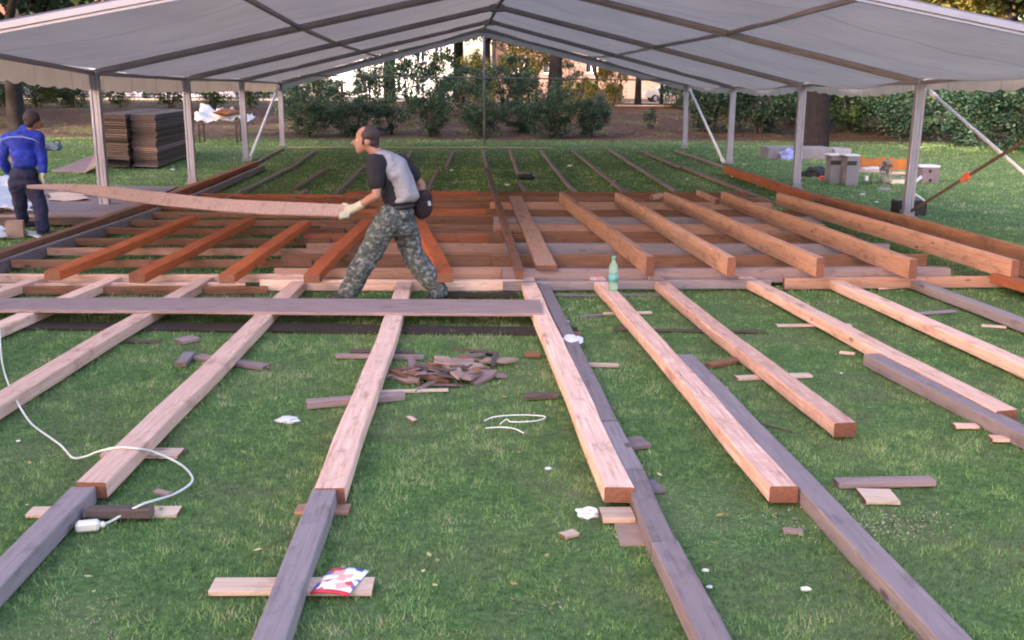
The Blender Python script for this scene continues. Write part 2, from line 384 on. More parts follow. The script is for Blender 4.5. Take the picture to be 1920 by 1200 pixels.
# grass blades: short lawn, denser near
def build_grass():
    rs = np.random.RandomState(3); zones = [(1.6, 2.8, 2500, .032), (2.8, 6.0, 5200, .030), (6.0, 9.5, 3000, .032), (9.5, 15, 1000, .036), (15, 26, 330, .042), (26, 40, 110, .055)]
    VV = []; RR = []
    def vn(x, y, s_, sd):
        g_ = np.random.RandomState(sd).rand(257, 257); u, v = x / s_ + 500.3, y / s_ + 500.7; iu, iv = np.floor(u).astype(int), np.floor(v).astype(int); fu, fv = u - iu, v - iv
        fu, fv = fu * fu * (3 - 2 * fu), fv * fv * (3 - 2 * fv); q = lambda a, b2: g_[a % 257, b2 % 257]
        return (q(iu, iv) * (1 - fu) + q(iu + 1, iv) * fu) * (1 - fv) + (q(iu, iv + 1) * (1 - fu) + q(iu + 1, iv + 1) * fu) * fv - .5
    for y0, y1, dens, hh in zones:
        x0, x1 = -.47 * y1 - 2.6, .56 * y1 + 2.6
        n = int((x1 - x0) * (y1 - y0) * dens)
        x = rs.uniform(x0, x1, n); y = rs.uniform(y0, y1, n)
        k = (x > -.47 * y - 2.4) & (x < .56 * y + 2.4); x, y = x[k], y[k]; n = len(x)
        # clumps
        cl = 1.4 * vn(x, y, .055, 1) + 1.2 * vn(x, y, .14, 2) + .7 * vn(x, y, .5, 3) + .6 * vn(x, y, 1.7, 4)
        h = hh * .82 * (.75 + .45 * cl + rs.uniform(-.3, .45, n)); a = rs.uniform(0, 2 * math.pi, n); wdt = hh * (.09 + .05 * (y0 > 9) + .06 * (y0 > 14)) * rs.uniform(.8, 1.4, n)
        la = rs.uniform(0, 2 * math.pi, n); lean = h * rs.uniform(.2, 1.1, n)
        dx, dy = np.cos(a) * wdt, np.sin(a) * wdt
        v = np.empty((n, 3, 3)); z0 = -.004
        v[:, 0] = np.stack([x - dx, y - dy, np.full(n, z0)], 1); v[:, 1] = np.stack([x + dx, y + dy, np.full(n, z0)], 1)
        v[:, 2] = np.stack([x + np.cos(la) * lean, y + np.sin(la) * lean, np.maximum(h, .008)], 1)
        patch = np.clip((vn(x, y, 1.1, 7) + .5 * vn(x, y, .35, 8) - .22) * 4, 0, 1); v[:, 2, 2] = np.maximum(v[:, 2, 2] * (1 - .6 * patch), .006); cl = cl + .9 * patch * (rs.rand(n) > .35)
        VV.append(v.reshape(-1, 3)); RR.append(np.clip(.42 + .38 * cl + .25 * np.maximum(0, vn(x, y, .9, 5) - .1) + rs.normal(0, .17, n), 0, 1))
    V = np.concatenate(VV); Fc = np.arange(len(V)).reshape(-1, 3)
    link('grass', npmesh('grass', V, Fc, np.concatenate(RR)), ['grass'], kind='stuff', label='short green lawn grass between the timbers', cat='grass')
build_grass()
def leaf_scatter(name, n, yr, size, label, zf=lambda x, y: .03, mat='fallen', xr=(-.46, .55), seed=5):
    rs = np.random.RandomState(seed); V = []; Fc = []
    for i in range(n):
        y = rs.uniform(*yr) if rs.rand() < .5 else yr[0] + (yr[1] - yr[0]) * rs.rand() ** 2
        x = rs.uniform(xr[0] * y, xr[1] * y); s = size * rs.uniform(.6, 1.3); a = rs.uniform(0, 6.28); z = zf(x, y)
        t = rs.uniform(-.4, .4, 2)
        for u, v in ((-1, 0), (0, -.6), (1.1, 0), (0, .6)):
            V.append((x + s * (u * math.cos(a) - v * math.sin(a)), y + s * (u * math.sin(a) + v * math.cos(a)), z + s * (u * t[0] + v * t[1]) * .6))
        Fc.append((4 * i, 4 * i + 1, 4 * i + 2, 4 * i + 3))
    link(name, npmesh(name, V, Fc, rs.rand(n)), [mat], kind='stuff', label=label, cat='leaves')
leaf_scatter('fallen_leaves', 170, (4, 30), .018, 'tiny fallen leaves and chips scattered over the lawn')
leaf_scatter('leaf_litter', 7000, (41.5, 53), .07, 'dry leaf litter covering the bank behind the lawn', lambda x, y: TZ(x, y) + .05, mat='litter', xr=(-.6, .65), seed=8)

def chips(name, px, py, rx, ry, n, label, seed):
    r_ = np.random.RandomState(seed); V = []; Fc = []
    for i in range(n):
        p = G(px + r_.normal(0, rx), py + r_.normal(0, ry), .028 + .012 * r_.rand()); s = .0022 * r_.uniform(.5, 2.2); a = r_.uniform(0, 6.28)
        for u, v in ((-1.6, -.5), (1.6, -.4), (1.4, .5), (-1.5, .4)): V.append((p.x + s * (u * math.cos(a) - v * math.sin(a)), p.y + s * (u * math.sin(a) + v * math.cos(a)), p.z + .3 * s * u))
        Fc.append((4 * i, 4 * i + 1, 4 * i + 2, 4 * i + 3))
    link(name, npmesh(name, V, Fc, r_.rand(n)), ['pale'], kind='stuff', label=label, cat='sawdust')
chips('sawdust', 1630, 985, 90, 16, 420, 'pale sawdust sprinkled on the grass at the lower right', 1)
chips('sawdust', 1010, 1120, 60, 26, 60, 'few pale wood chips on the grass at the bottom of the photo', 2)
# ================================================================ THE MARQUEE (one thing)
FR = [dict(L=(-142, 68), R=(2181, 101), C=(1000, -147), Y=11.2),
      dict(Lb=(199, 404), L=(175, 130), Rb=(1700, 408), R=(1728, 148), C=(968, -44)),
      dict(Lb=(362, 345), L=(348, 143), Rb=(1492, 354), R=(1505, 155), C=(932, 7)),
      dict(Lb=(462, 302), L=(452, 147), Rb=(1367, 307), R=(1375, 160), C=(918, 36)),
      dict(Lb=(530, 273), L=(525, 153), Rb=(1284, 277), R=(1287, 155), C=(905, 52))]
EP = []                                                # per frame: left eave, ridge, right eave, left base, right base
for f in FR:
    if 'Lb' in f:
        lb, rb = G(*f['Lb']), G(*f['Rb']); yl, yr = lb.y, rb.y
    else: yl = yr = f['Y']
    l, r = P(*f['L'], yl), P(*f['R'], yr); c = P(*f['C'], (yl + yr) / 2)
    if 'Lb' not in f: lb, rb = Vector((l.x, l.y, 0)), Vector((r.x, r.y, 0))
    EP.append((l, c, r, lb, rb))
tent = empty('marquee', (EP[2][1].x, EP[2][1].y, 0), label='large open-sided marquee with white fabric roof on aluminium posts over the timbers', cat='marquee')
for i, (l, c, r, lb, rb) in enumerate(EP):
    for s, (t, b0) in enumerate(((l, lb), (r, rb))):
        bm = bmesh.new(); top = Vector((t.x, t.y, t.z - .02))
        bar(bm, b0, top, .055, .10, 0)                 # two flanges and a recessed web
        sx = Vector((.055, 0, 0))
        bar(bm, b0 - sx, top - sx, .04, .12, 0, .005); bar(bm, b0 + sx, top + sx, .04, .12, 0, .005)
        post = bmo('post', bm, ['alu'], tent)
        bm = bmesh.new(); box(bm, (b0.x, b0.y, .012), (.26, .24, .02)); box(bm, (b0.x, b0.y, .07), (.19, .15, .10), bev=.006)
        bmo('base_plate', bm, ['aludark'], post)
    for a in (l, r):
        bm = bmesh.new(); dz = Vector((0, 0, -.045)); pa, pc = a + dz, c + dz
        bar(bm, pa, pc, .10, .075, 0, .006); d = (pc - pa).normalized()
        bar(bm, pa - Vector((0, 0, .055)), pc - Vector((0, 0, .055)), .05, .03)
        bmo('rafter', bm, ['alu' if i == 0 else 'aludark'], tent)
    bm = bmesh.new(); box(bm, (c.x, c.y, c.z - .08), (.30, .13, .16), bev=.02); bmo('ridge_bracket', bm, ['aludark'], tent)
def lerp(a, b2, t): return a + (b2 - a) * t
for i in range(4):
    A, B = EP[i], EP[i + 1]
    for (k, t, wd) in ((0, 0, .07), (0, .49, .05), (1, 0, .06), (2, .49, .05), (2, 0, .07)):
        pa = lerp(A[k], A[1], t) if k != 1 else A[1]; pb = lerp(B[k], B[1], t) if k != 1 else B[1]
        bm = bmesh.new(); dz = Vector((0, 0, -.06))
        bar(bm, pa + dz, pb + dz, wd, .06, 0, .005); bmo('purlin', bm, ['aludark'], tent)
    for side in (0, 2):                                # roof cloth, sagging between the frames
        nu, nv = 24, 14; V = []; Fc = []
        for u in range(nu + 1):
            for v in range(nv + 1):
                tu, tv = u / nu, v / nv
                p = lerp(lerp(A[side], A[1], tu), lerp(B[side], B[1], tu), tv)
                sg = math.sin(math.pi * tv) * (.05 + .09 * abs(math.sin(math.pi * tu * 2.0)) + (.10 if side == 2 else 0) * (1 - tu) ** 3)
                wv = .018 * math.sin(tu * 37 + i) * math.sin(math.pi * tv) * math.sin(tv * 9 + tu * 5)
                V.append((p.x, p.y, p.z + .015 - sg + wv))
        for u in range(nu):
            for v in range(nv): a = u * (nv + 1) + v; Fc.append((a, a + 1, a + nv + 2, a + nv + 1))
        me = npmesh('roof_cloth', V, Fc)
        for p in me.polygons: p.use_smooth = True
        link('roof_cloth', me, ['cloth'], tent)
        # valance along the eaves with a scalloped hem
        dr = .33 if side == 0 else .16; V = []; Fc = []; n = 48
        for k in range(n + 1):
            t = k / n; p = lerp(A[side], B[side], t); sgn = -1 if side == 0 else 1
            sg = (.05 if side == 0 else .13) * math.sin(math.pi * t); hem = .05 * abs(math.sin(t * math.pi * 10)) ** .6
            for q in range(4):
                V.append((p.x + sgn * (.07 + .02 * math.sin(k * .9) * q / 3), p.y, p.z + .01 - sg * (1 if side == 2 else .6) - (dr - .04 + hem) * q / 3))
        for k in range(n):
            for q in range(3): a = k * 4 + q; Fc.append((a, a + 4, a + 5, a + 1))
        me = npmesh('valance', V, Fc)
        for p in me.polygons: p.use_smooth = True
        link('valance', me, ['cloth'], tent)
# rear gable: hanging strip, tie tube, middle pole
l, c, r, lb, rb = EP[4]
for a in (l, r):
    V = []; Fc = []; n = 40
    for k in range(n + 1):
        p = lerp(a, c, k / n)
        for q in range(3): V.append((p.x, p.y + .09 + .015 * math.sin(k * 1.1) * q, p.z - .05 - .11 * q))
    for k in range(n):
        for q in range(2): s0 = k * 3 + q; Fc.append((s0, s0 + 3, s0 + 4, s0 + 1))
    link('gable_valance', npmesh('gable_valance', V, Fc), ['cloth'], tent)
bm = bmesh.new(); tube(bm, [P(528, 141, l.y), P(908, 146, (l.y + r.y) / 2), P(1287, 151, r.y)], .024); bmo('tie_tube', bm, ['aludark'], tent)
g = G(908, 274); bm = bmesh.new(); tube(bm, [g, P(907, 52, g.y)], .035); bmo('middle_pole', bm, ['alu'], tent)
def brace(p, q, r0=.026):
    bm = bmesh.new(); tube(bm, [p, q], r0, 10); tube(bm, [p, lerp(p, q, .04)], r0 * 1.5, 10); tube(bm, [lerp(p, q, .96), q], r0 * 1.5, 10)
    bmo('brace', bm, ['whitemetal'], tent)
up = Vector((0, 0, .12))
brace(P(1292, 165, EP[4][2].y - .1), P(1357, 305, EP[3][4].y), .038)
brace(P(522, 162, EP[4][0].y - .1), P(467, 300, EP[3][3].y), .038)
brace(P(1744, 172, EP[1][2].y - .1), EP[0][4] + up)
# ratchet strap across the first open bay
p, q = P(1708, 396, EP[1][4].y - .12), P(2176, 106, EP[0][2].y)
bm = bmesh.new(); bar(bm, p, q, .008, .05); st = bmo('tension_strap', bm, ['rope'], tent)
t = min(range(101), key=lambda k: abs((lambda v: 960 + F * v.x / -v.z)(CM.transposed() @ (lerp(p, q, k / 100) - Vector((0, 0, H)))) - 1813)) / 100
bm = bmesh.new(); bar(bm, lerp(p, q, t - .015), lerp(p, q, t + .015), .05, .11, 0, .01); bar(bm, lerp(p, q, t - .028), lerp(p, q, t - .01), .03, .07, 0, .01); bmo('buckle', bm, ['orangep'], st)

# ================================================================ FLOOR TIMBERS
g_new = 'freshly sawn floor beams lying lengthways on the grass'
def on_grass(a, b2, wd, ht, mat, label, ztop=.115, grp=g_new, bow=0): return tb('sawn_timber', a, b2, ztop, wd, ht, mat, label, grp, 'timber', bow)
on_grass((172, 906), (572, 516), .155, .085, 'new', 'pale pink beam under the white cable, its near end resting against a grey beam', bow=.01)
on_grass((616, 914), (760, 528), .155, .085, 'new', 'pale pink beam just left of the pile of broken scraps', bow=-.01)
on_grass((1162, 914), (984, 513), .155, .085, 'new', 'pale pink beam whose near end sits above a small white block', bow=.005)
on_grass((1471, 912), (1114, 514), .15, .09, 'striped', 'pink beam with dark cross stains carrying the green bottle on its far end', bow=-.012)
on_grass((1584, 794), (1225, 517), .14, .09, 'striped', 'pink beam over the white cross batten, its reddish cut end free on the grass', bow=.008)
on_grass((1889, 769), (1394, 517), .15, .09, 'new', 'long pink beam with a grey beam lying tight along its near half')
on_grass((2010, 719), (1550, 517), .145, .09, 'new', 'tan pink beam leaving the right edge between a grey and a pink beam', bow=.01)
on_grass((-100, 803), (394, 514), .16, .09, 'new', 'wide pale beam leaving the left edge just above the white cable')
on_grass((-60, 633), (222, 515), .15, .09, 'new', 'short pale tan beam second from the left edge, passing under the long plank')
on_grass((-60, 562), (92, 514), .15, .09, 'new', 'leftmost pale beam whose far end meets a red beam above the long plank')
on_grass((1990, 549), (1880, 515), .15, .09, 'rust', 'red brown beam stub at the right edge beyond the grey beam', .14)
g_grey = 'weathered grey beams lying lengthways on the grass'
def grey(a, b2, wd, ht, label, z=.10, bow=0, mat='grey'): return tb('weathered_timber', a, b2, z, wd, ht, mat, label, g_grey, 'timber', bow)
grey((-130, 1202), (158, 912), .125, .09, 'grey beam in the lower left corner beside the white socket')
grey((478, 1256), (609, 916), .125, .09, 'grey beam crossing the pale board with the magazine, at the bottom of the photo')
grey((1142, 789), (1012, 516), .115, .08, 'grey beam wrapped with white plastic, running beside the pale pink beam to the plank end', .09)
grey((1187, 880), (1143, 790), .115, .08, 'short grey beam piece between two joints just right of the near pink beam end', .088)
grey((1247, 1013), (1187, 881), .12, .09, 'grey beam piece beside the brown hardboard and white block', .092)
grey((1366, 1256), (1250, 1014), .125, .09, 'grey beam with a dark notch stain, leaving the bottom edge right of centre', .094)
grey((1840, 1254), (1282, 664), .135, .09, 'long grey beam beside the cross-stained pink beam, leaving the photo at the lower right', .09, -.01)
grey((2060, 872), (1633, 664), .13, .09, 'grey beam lying tight beside the long pink beam at the right edge', .10)
grey((2070, 658), (1700, 518), .13, .09, 'dark grey beam running to the right edge from under an upright tan beam', .11)

# laterals: joists on edge, rows across
ROWS = [(10.38, .12), (10.72, .19), (11.62, .19), (12.45, .19), (13.3, .185), (14.25, .185), (15.15, .18), (16.05, .18), (17.1, .18), (18.0, .175), (18.9, .17)]
ordn = ['first', 'second', 'third', 'fourth', 'fifth', 'sixth', 'seventh', 'eighth', 'ninth', 'tenth', 'last']
rr = random.Random(11)
cm = ['new', 'tan', 'brown', 'tan', 'rust', 'brown', 'brown', 'rust', 'brown', 'brown', 'rust']
rm = ['grey', 'plank', 'brown', 'grey', 'brown', 'tan', 'grey', 'brown', 'tan', 'brown', 'brown']
lm = ['new', 'new', 'brown', 'tan', 'brown', 'brown', 'brown', 'brown', 'rust', 'rust', 'rust']
cn = {'new': 'pale', 'tan': 'tan', 'brown': 'brown', 'orange': 'reddish', 'rust': 'red brown', 'plank': 'pinkish grey', 'grey': 'grey', 'pale': 'whitish'}
GJ = 'floor joists laid across in rows under the tent'
for i, (Y, z) in enumerate(ROWS):
    h = z - .01; s = rr.uniform(-.1, .1); j = lambda a=.04: rr.uniform(-a, a)
    x0, x1 = -5.0 + .18 * rr.random(), -1.55 + s
    if i > 0:
        timber('joist', (x0, Y + .02 + j(), z - .05), (x1, Y + .02 + j(), z - .05), .05, .09, lm[i], 'thin %s joist, left-hand length of the %s row across from the front' % (cn[lm[i]], ordn[i]), GJ, 'joist')
        timber('joist', (x1 - .35, Y + .085, z - .002), (.75 + s, Y + .085 + j(.07), z - .002), .045, h * .85, cm[i], '%s joist on edge, middle length of the %s row across from the front' % (cn[cm[i]], ordn[i]), GJ, 'joist')
    else:
        timber('joist', (-2.0, Y + .1, z), (.75, Y + .1, z), .07, h, 'new', 'low pale joist in the front row behind the walking man, middle length', GJ, 'joist')
        timber('joist', (-5.0, Y + .1, z - .03), (-2.15, Y + .13, z - .03), .06, h - .03, 'new', 'low pale joist in the front row, left-hand length', GJ, 'joist')
    xe = (3.3 if i == 0 else 5.55 - .3 * rr.random())
    timber('joist', (.5 + s, Y + .0, z + .003), (xe, Y + j(), z + .003), .05 if i not in (1, 3) else .13, h * .85, rm[i], '%s joist, right-hand length of the %s row across from the front' % (cn[rm[i]], ordn[i]), GJ, 'joist')
    if i in (4, 8):
        timber('joist', (-1.2 + s, Y + .42, z - .03), (3.2 + s, Y + .46, z - .03), .06, h - .03, 'brown', 'extra joist between rows, just behind the %s row from the front' % ordn[i], GJ, 'joist')
timber('joist', (3.45, 10.45, .14), (5.9, 10.5, .14), .06, .12, 'tan', 'tan joist at the right end of the front row beside the dark grey beam', GJ, 'joist')
timber('joist', (3.3, 10.85, .12), (4.6, 10.9, .12), .14, .03, 'pale', 'flat pinkish offcut bridging the right end of the first two rows', GJ, 'joist')
timber('joist', (-5.0, 10.3, .09), (-1.9, 10.32, .09), .05, .08, 'brown', 'thin brown joist in front of the left-hand front row', GJ, 'joist')

g_up = 'red timbers laid lengthways on top of the joists'
for a, b2, lab in (((97, 509), (362, 404), 'red stained timber nearest the left edge, lying on the joists'),
                   ((256, 513), (469, 408), 'red stained timber, second from the left on top of the joists'),
                   ((425, 514), (573, 412), 'red stained timber, third from the left on the joists, left of the walking man'),
                   ((583, 513), (690, 410), 'red stained timber partly hidden by the front leg of the walking man'),
                   ((836, 512), (786, 413), 'dark-sided orange timber just right of the walking man')):
    tb('bearer', a, b2, .285, .155, .09, 'orange', lab, g_up, 'timber')
tb('bearer', (975, 507), (929, 362), .285, .085, .09, 'brown', 'narrow brown timber running back from the end of the long plank to the far lawn', 'old brown timbers in the middle of the floor', 'timber')
tb('bearer', (930, 365), (913, 314), (.27, .10), .10, .08, 'dgrey', 'narrow brown timber sloping down to the lawn in the middle of the tent', 'old brown timbers in the middle of the floor', 'timber')
tb('bearer', (1026, 498), (965, 367), .245, .22, .05, 'tan', 'broad flat tan board lying on the joists right of the middle timber', None, 'board')
g_ed = 'tall tan timbers standing on edge on the joists'
for a, b2, lab in (((1221, 482), (1053, 360), 'tall tan timber on edge behind the green bottle'),
                   ((1372, 483), (1158, 361), 'tall tan timber on edge, second to the right of the bottle'),
                   ((1539, 484), (1250, 360), 'tall tan timber on edge, third to the right of the bottle'),
                   ((1713, 486), (1356, 360), 'tall tan timber on edge above the dark grey beam'),
                   ((1906, 488), (1461, 362), 'tall tan timber on edge, the last before the outer board on the right')):
    tb('upright_timber', a, b2, .395, .085, .20, 'tan', lab, g_ed, 'timber')
g_out = 'outer edge boards along the sides of the floor'
tb('edge_board', (2080, 502), (1530, 362), .40, .06, .33, 'brown', 'high brown edge board in front of the near right tent post', g_out, 'board')
tb('edge_board', (1940, 499), (1560, 376), .13, .08, .11, 'brown', 'low brown board between the last upright timber and the outer board', g_out, 'board')
tb('edge_board', (1527, 364), (1361, 310), .22, .12, .18, 'rust', 'reddish edge board between the second and third right tent posts', g_out, 'board')
tb('edge_board', (1990, 548), (1868, 512), .22, .12, .10, 'rust', 'reddish board end at the right edge below the outer board', g_out, 'board')
tb('edge_board', (-120, 512), (250, 388), .22, .13, .20, 'brown', 'pinkish topped edge board running from the left edge past the man in blue', g_out, 'board')
tb('edge_board', (252, 387), (478, 303), (.22, .18), .13, .16, 'rust', 'reddish edge board reaching back along the left tent posts', g_out, 'board')
tb('edge_board', (-40, 502), (297, 389), .16, .07, .14, 'grey', 'thin grey rail just inside the left edge board, near half', g_out, 'board')
tb('edge_board', (357, 367), (494, 309), .14, .07, .12, 'grey', 'thin grey rail just inside the left edge board, far half', g_out, 'board')
g_far = 'thin old timbers lying on the far lawn inside the tent'
FAR = [((835, 313), (850, 283), 'short grey batten on the far lawn behind the shoulder of the walking man'),
       ((802, 353), (820, 317), 'short dark batten right behind the back of the walking man'), ((803, 403), (838, 354), 'grey batten end on the joists beside the dark pouch'),
       ((913, 315), (905, 281), 'thin grey batten at the foot of the middle pole'),
       ((972, 327), (956, 281), 'thin batten ending at the dark bag on the far lawn'), ((997, 373), (973, 340), 'short batten in front of the dark bag on the far lawn'),
       ((1067, 347), (1014, 281), 'thin batten on the far lawn, second right of the middle pole'), ((1095, 372), (1067, 347), 'dark short batten end at the back row of joists, right of the flat tan board'),
       ((1170, 357), (1074, 281), 'thin batten on the far lawn, third right of the middle pole'), ((1207, 376), (1172, 356), 'short batten end between the second and third upright timbers'),
       ((1267, 357), (1142, 279), 'thin batten on the far lawn, fourth right of the middle pole'), ((1277, 313), (1200, 281), 'thin grey batten on the far lawn, fifth right of the middle pole'),
       ((1450, 378), (1280, 311), 'grey batten ending behind the far end of the last upright timber'), ((1360, 312), (1267, 281), 'thin grey batten running to the foot of the third right post'),
       ((420, 373), (550, 310), 'brown batten on the far lawn left of the walking man, near length'), ((550, 310), (591, 281), 'brown batten on the far lawn left of the walking man, far length'),
       ((553, 350), (617, 313), 'short grey batten on the far lawn in front of the brown one'), ((537, 378), (574, 354), 'short light batten behind the carried plank'),
       ((610, 380), (680, 313), 'grey batten just left of the head of the walking man'), ((477, 305), (531, 276), 'grey batten at the foot of the rear left post'),
       ((756, 310), (770, 283), 'thin dark batten just right of the head of the walking man')]
for k, (a, b2, lab) in enumerate(FAR):
    tb('batten', a, b2, .075, .075, .06, ['plank', 'plank', 'grey', 'plank'][k % 4], lab, g_far, 'batten')
for a, b2, lab in (((1240, 362), (1222, 366), 'short tan stub at the far end of the third upright timber'), ((1346, 374), (1310, 356), 'short tan stub beside the far end of the fourth upright timber')):
    tb('timber_stub', a, b2, .24, .08, .09, 'tan', lab, None, 'offcut')
timber('far_board', G(540, 275, .04), G(1035, 276, .04), .06, .03, 'pale', 'thin pale board lying across the far end of the tent lawn', None, 'board')

# long plank laid across the near beams
a0, a1 = G(-120, 569, .145), G(1015, 574, .145)
timber('long_plank', a0, a1, G(500, 560, .145).y - G(500, 583, .145).y, .028, 'plank', 'long grey plank laid flat across the near pink beams', None, 'plank', bow=.01)
timber('dark_board', G(-150, 606, .03), G(1083, 619, .03), .24, .025, 'vdark', 'dark brown board with painted-in shade, lying on the grass just in front of the long plank', None, 'board')  # board blackened so its colour carries the shadow under the plank
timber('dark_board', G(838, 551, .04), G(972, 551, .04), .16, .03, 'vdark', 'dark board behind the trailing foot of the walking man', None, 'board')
timber('pale_strip', G(1030, 553, .02), G(1238, 552, .02), .07, .012, 'grey', 'thin pale strip lying on the grass behind the bottle', None, 'board')

# ---------------------------------------------------------------- scraps and blocks lying about (px of the middle of each end)
SCR = 'wood offcuts lying on the grass'
def scrap(a, b2, wd, ht, mat, label, z=None, name='wood_offcut', grp=SCR, cat='offcut'):
    return tb(name, a, b2, z if z else ht + .008, wd, ht, mat, label, grp, cat)
scrap((397, 1098), (700, 1097), .125, .022, 'pale', 'pale flat board under the grey beam, with the magazine on its right end')
scrap((55, 957), (336, 956), .10, .018, 'pale', 'pale board with a dark block on top, under the joint of the lower left beams')
scrap((165, 949), (285, 949), .07, .05, 'dgrey', 'dark brown block lying on the pale board beside the lower left grey beam', .076)
scrap((556, 951), (656, 951), .11, .018, 'tan', 'small tan block under the joint of the bottom grey beam and pink beam')
scrap((195, 845), (340, 847), .13, .02, 'pale', 'pale block sticking out right of the cabled pink beam')
scrap((289, 920), (320, 921), .06, .02, 'card', 'tiny brown chip above the socket cable') if 0 else None
scrap((333, 638), (366, 631), .13, .03, 'plank', 'small pinkish grey block on the grass below the long plank, left')
scrap((338, 679), (356, 659), .09, .04, 'grey', 'small grey block standing at an angle left of the second pink beam')
scrap((372, 664), (500, 684), .10, .035, 'plank', 'brownish batten crossing under the cabled pink beam')
scrap((240, 637), (302, 638), .05, .02, 'dgrey', 'thin dark batten on the grass between the two left pink beams')
scrap((630, 664), (795, 666), .06, .03, 'plank', 'upper of two grey battens crossing under the beam beside the scrap pile', .04)
scrap((657, 656), (776, 658), .07, .03, 'dgrey', 'dark batten lying just behind the grey batten above the scrap pile')
scrap((574, 750), (757, 735), .09, .05, 'plank', 'brown grey batten under the beam left of the scrap pile, in front')
scrap((700, 733), (840, 729), .05, .015, 'pale', 'thin pale lath at the front edge of the scrap pile')
scrap((984, 741), (1045, 738), .08, .03, 'dgrey', 'dark block sticking out left of the beam with the white block, nearer one')
scrap((984, 661), (1014, 662), .08, .03, 'brown', 'brown block sticking out left of the beam with the white block, farther one')
scrap((1092, 682), (1160, 684), .06, .02, 'pale', 'pale peg sticking out right of the plastic-wrapped grey beam')
scrap((1158, 829), (1211, 824), .17, .025, 'plank', 'rounded grey block right of the short grey beam piece')
scrap((1212, 908), (1236, 906), .16, .02, 'grey', 'lilac grey sliver under the grey beam beside the near beam end')
scrap((1126, 961), (1187, 960), .14, .03, 'pale', 'small whitish block under the near end of the middle pink beam', name='pale_block')
scrap((1330, 682), (1390, 672), .08, .03, 'brown', 'small brown wedge between the cross-stained beam and the next pink beam')
scrap((1380, 705), (1520, 701), .09, .018, 'pale', 'white cross batten under the pink beam with a free cut end')
scrap((1150, 616), (1435, 620), .05, .02, 'dgrey', 'long thin dark lath on the grass crossing behind two pink beams')
scrap((1455, 609), (1595, 608), .07, .016, 'pale', 'pale tan lath under the long pink beam')
scrap((1130, 586), (1222, 584), .05, .016, 'pale', 'thin pale lath just beyond the bottle beam')
scrap((1085, 592), (1130, 588), .05, .016, 'grey', 'thin greyish lath next to the grey beam beside the plank end')
scrap((1568, 900), (1748, 896), .085, .035, 'plank', 'grey board piece on the open grass at the right')
scrap((1615, 927), (1678, 928), .17, .02, 'pale', 'pinkish offcut with a broken edge just in front of the grey board piece')
scrap((1788, 796), (1832, 797), .07, .02, 'new', 'small pink chip left of the near end of the right grey beam')
scrap((1856, 819), (1888, 820), .09, .02, 'new', 'small pink chip under the grey beam at the right edge')
scrap((1574, 660), (1603, 663), .06, .012, 'pale', 'white chip beside the far end of the right grey beam')
scrap((1715, 588), (1790, 582), .07, .016, 'grey', 'light grey lath on the grass left of the dark grey beam')
scrap((1840, 609), (1886, 612), .06, .016, 'pale', 'pale lath in front of the dark grey beam at the right')
scrap((1640, 538), (1690, 536), .14, .02, 'pale', 'pinkish board scrap beside the far end of the dark grey beam')
scrap((1050, 603), (1064, 600), .05, .02, 'pale', 'tiny pale chip right of the plank end')
scrap((1056, 625), (1086, 624), .12, .03, 'brown', 'dark brown board end right of the grey beam near the plank end')
scrap((1468, 990), (1505, 993), .06, .012, 'card', 'reddish wood splinter between the two beams at lower right')
scrap((290, 918), (318, 924), .04, .015, 'card', 'small red-brown splinter right of the cabled beam')
scrap((1052, 1000), (1078, 993), .06, .02, 'pale', 'curled tan chip below the crumpled white paper')
scrap((765, 781), (778, 789), .03, .012, 'new', 'tiny pink splinter in front of the scrap pile')
# hardboard piece
bm = bmesh.new(); q = [G(1148, 968, .012), G(1193, 966, .012), G(1218, 1020, .012), G(1163, 1021, .012)]
tv = [bm.verts.new(p) for p in q]; bv = [bm.verts.new(p - Vector((0, 0, .01))) for p in q]
bm.faces.new(tv); bm.faces.new(bv[::-1])
for k in range(4): bm.faces.new((tv[k], bv[k], bv[(k + 1) % 4], tv[(k + 1) % 4]))
bmo('hardboard_piece', bm, ['card'], label='brown hardboard piece on the grass under the white block and grey beam', cat='board')

# heap of broken scraps: pieces one could count
rs = random.Random(4)
protos = []; seen_lab = {}
for k in range(7):
    bm = bmesh.new(); L, Wd, Ht = rs.uniform(.18, .46), rs.uniform(.035, .10), rs.uniform(.008, .022)
    outl = [(-L / 2, -Wd / 2), (L * .2, -Wd / 2 * rs.uniform(.8, 1)), (L / 2 * rs.uniform(.7, 1), -Wd / 2 * rs.uniform(.1, 1)), (L / 2, Wd * rs.uniform(-.1, .4)), (L * .35, Wd / 2), (-L / 2 * rs.uniform(.6, 1), Wd / 2)]
    tv = [bm.verts.new((x, y, Ht + rs.uniform(0, .006))) for x, y in outl]; bv = [bm.verts.new((x, y, 0)) for x, y in outl]
    bm.faces.new(tv); bm.faces.new(bv[::-1])
    for i in range(6): bm.faces.new((tv[i], bv[i], bv[(i + 1) % 6], tv[(i + 1) % 6]))
    bmesh.ops.recalc_face_normals(bm, faces=bm.faces); me = bpy.data.meshes.new('scrap'); bm.to_mesh(me); bm.free()
    me.materials.append(M[['dgrey', 'plank', 'brown', 'plank', 'dgrey', 'slate', 'card'][k]]); protos.append(me)
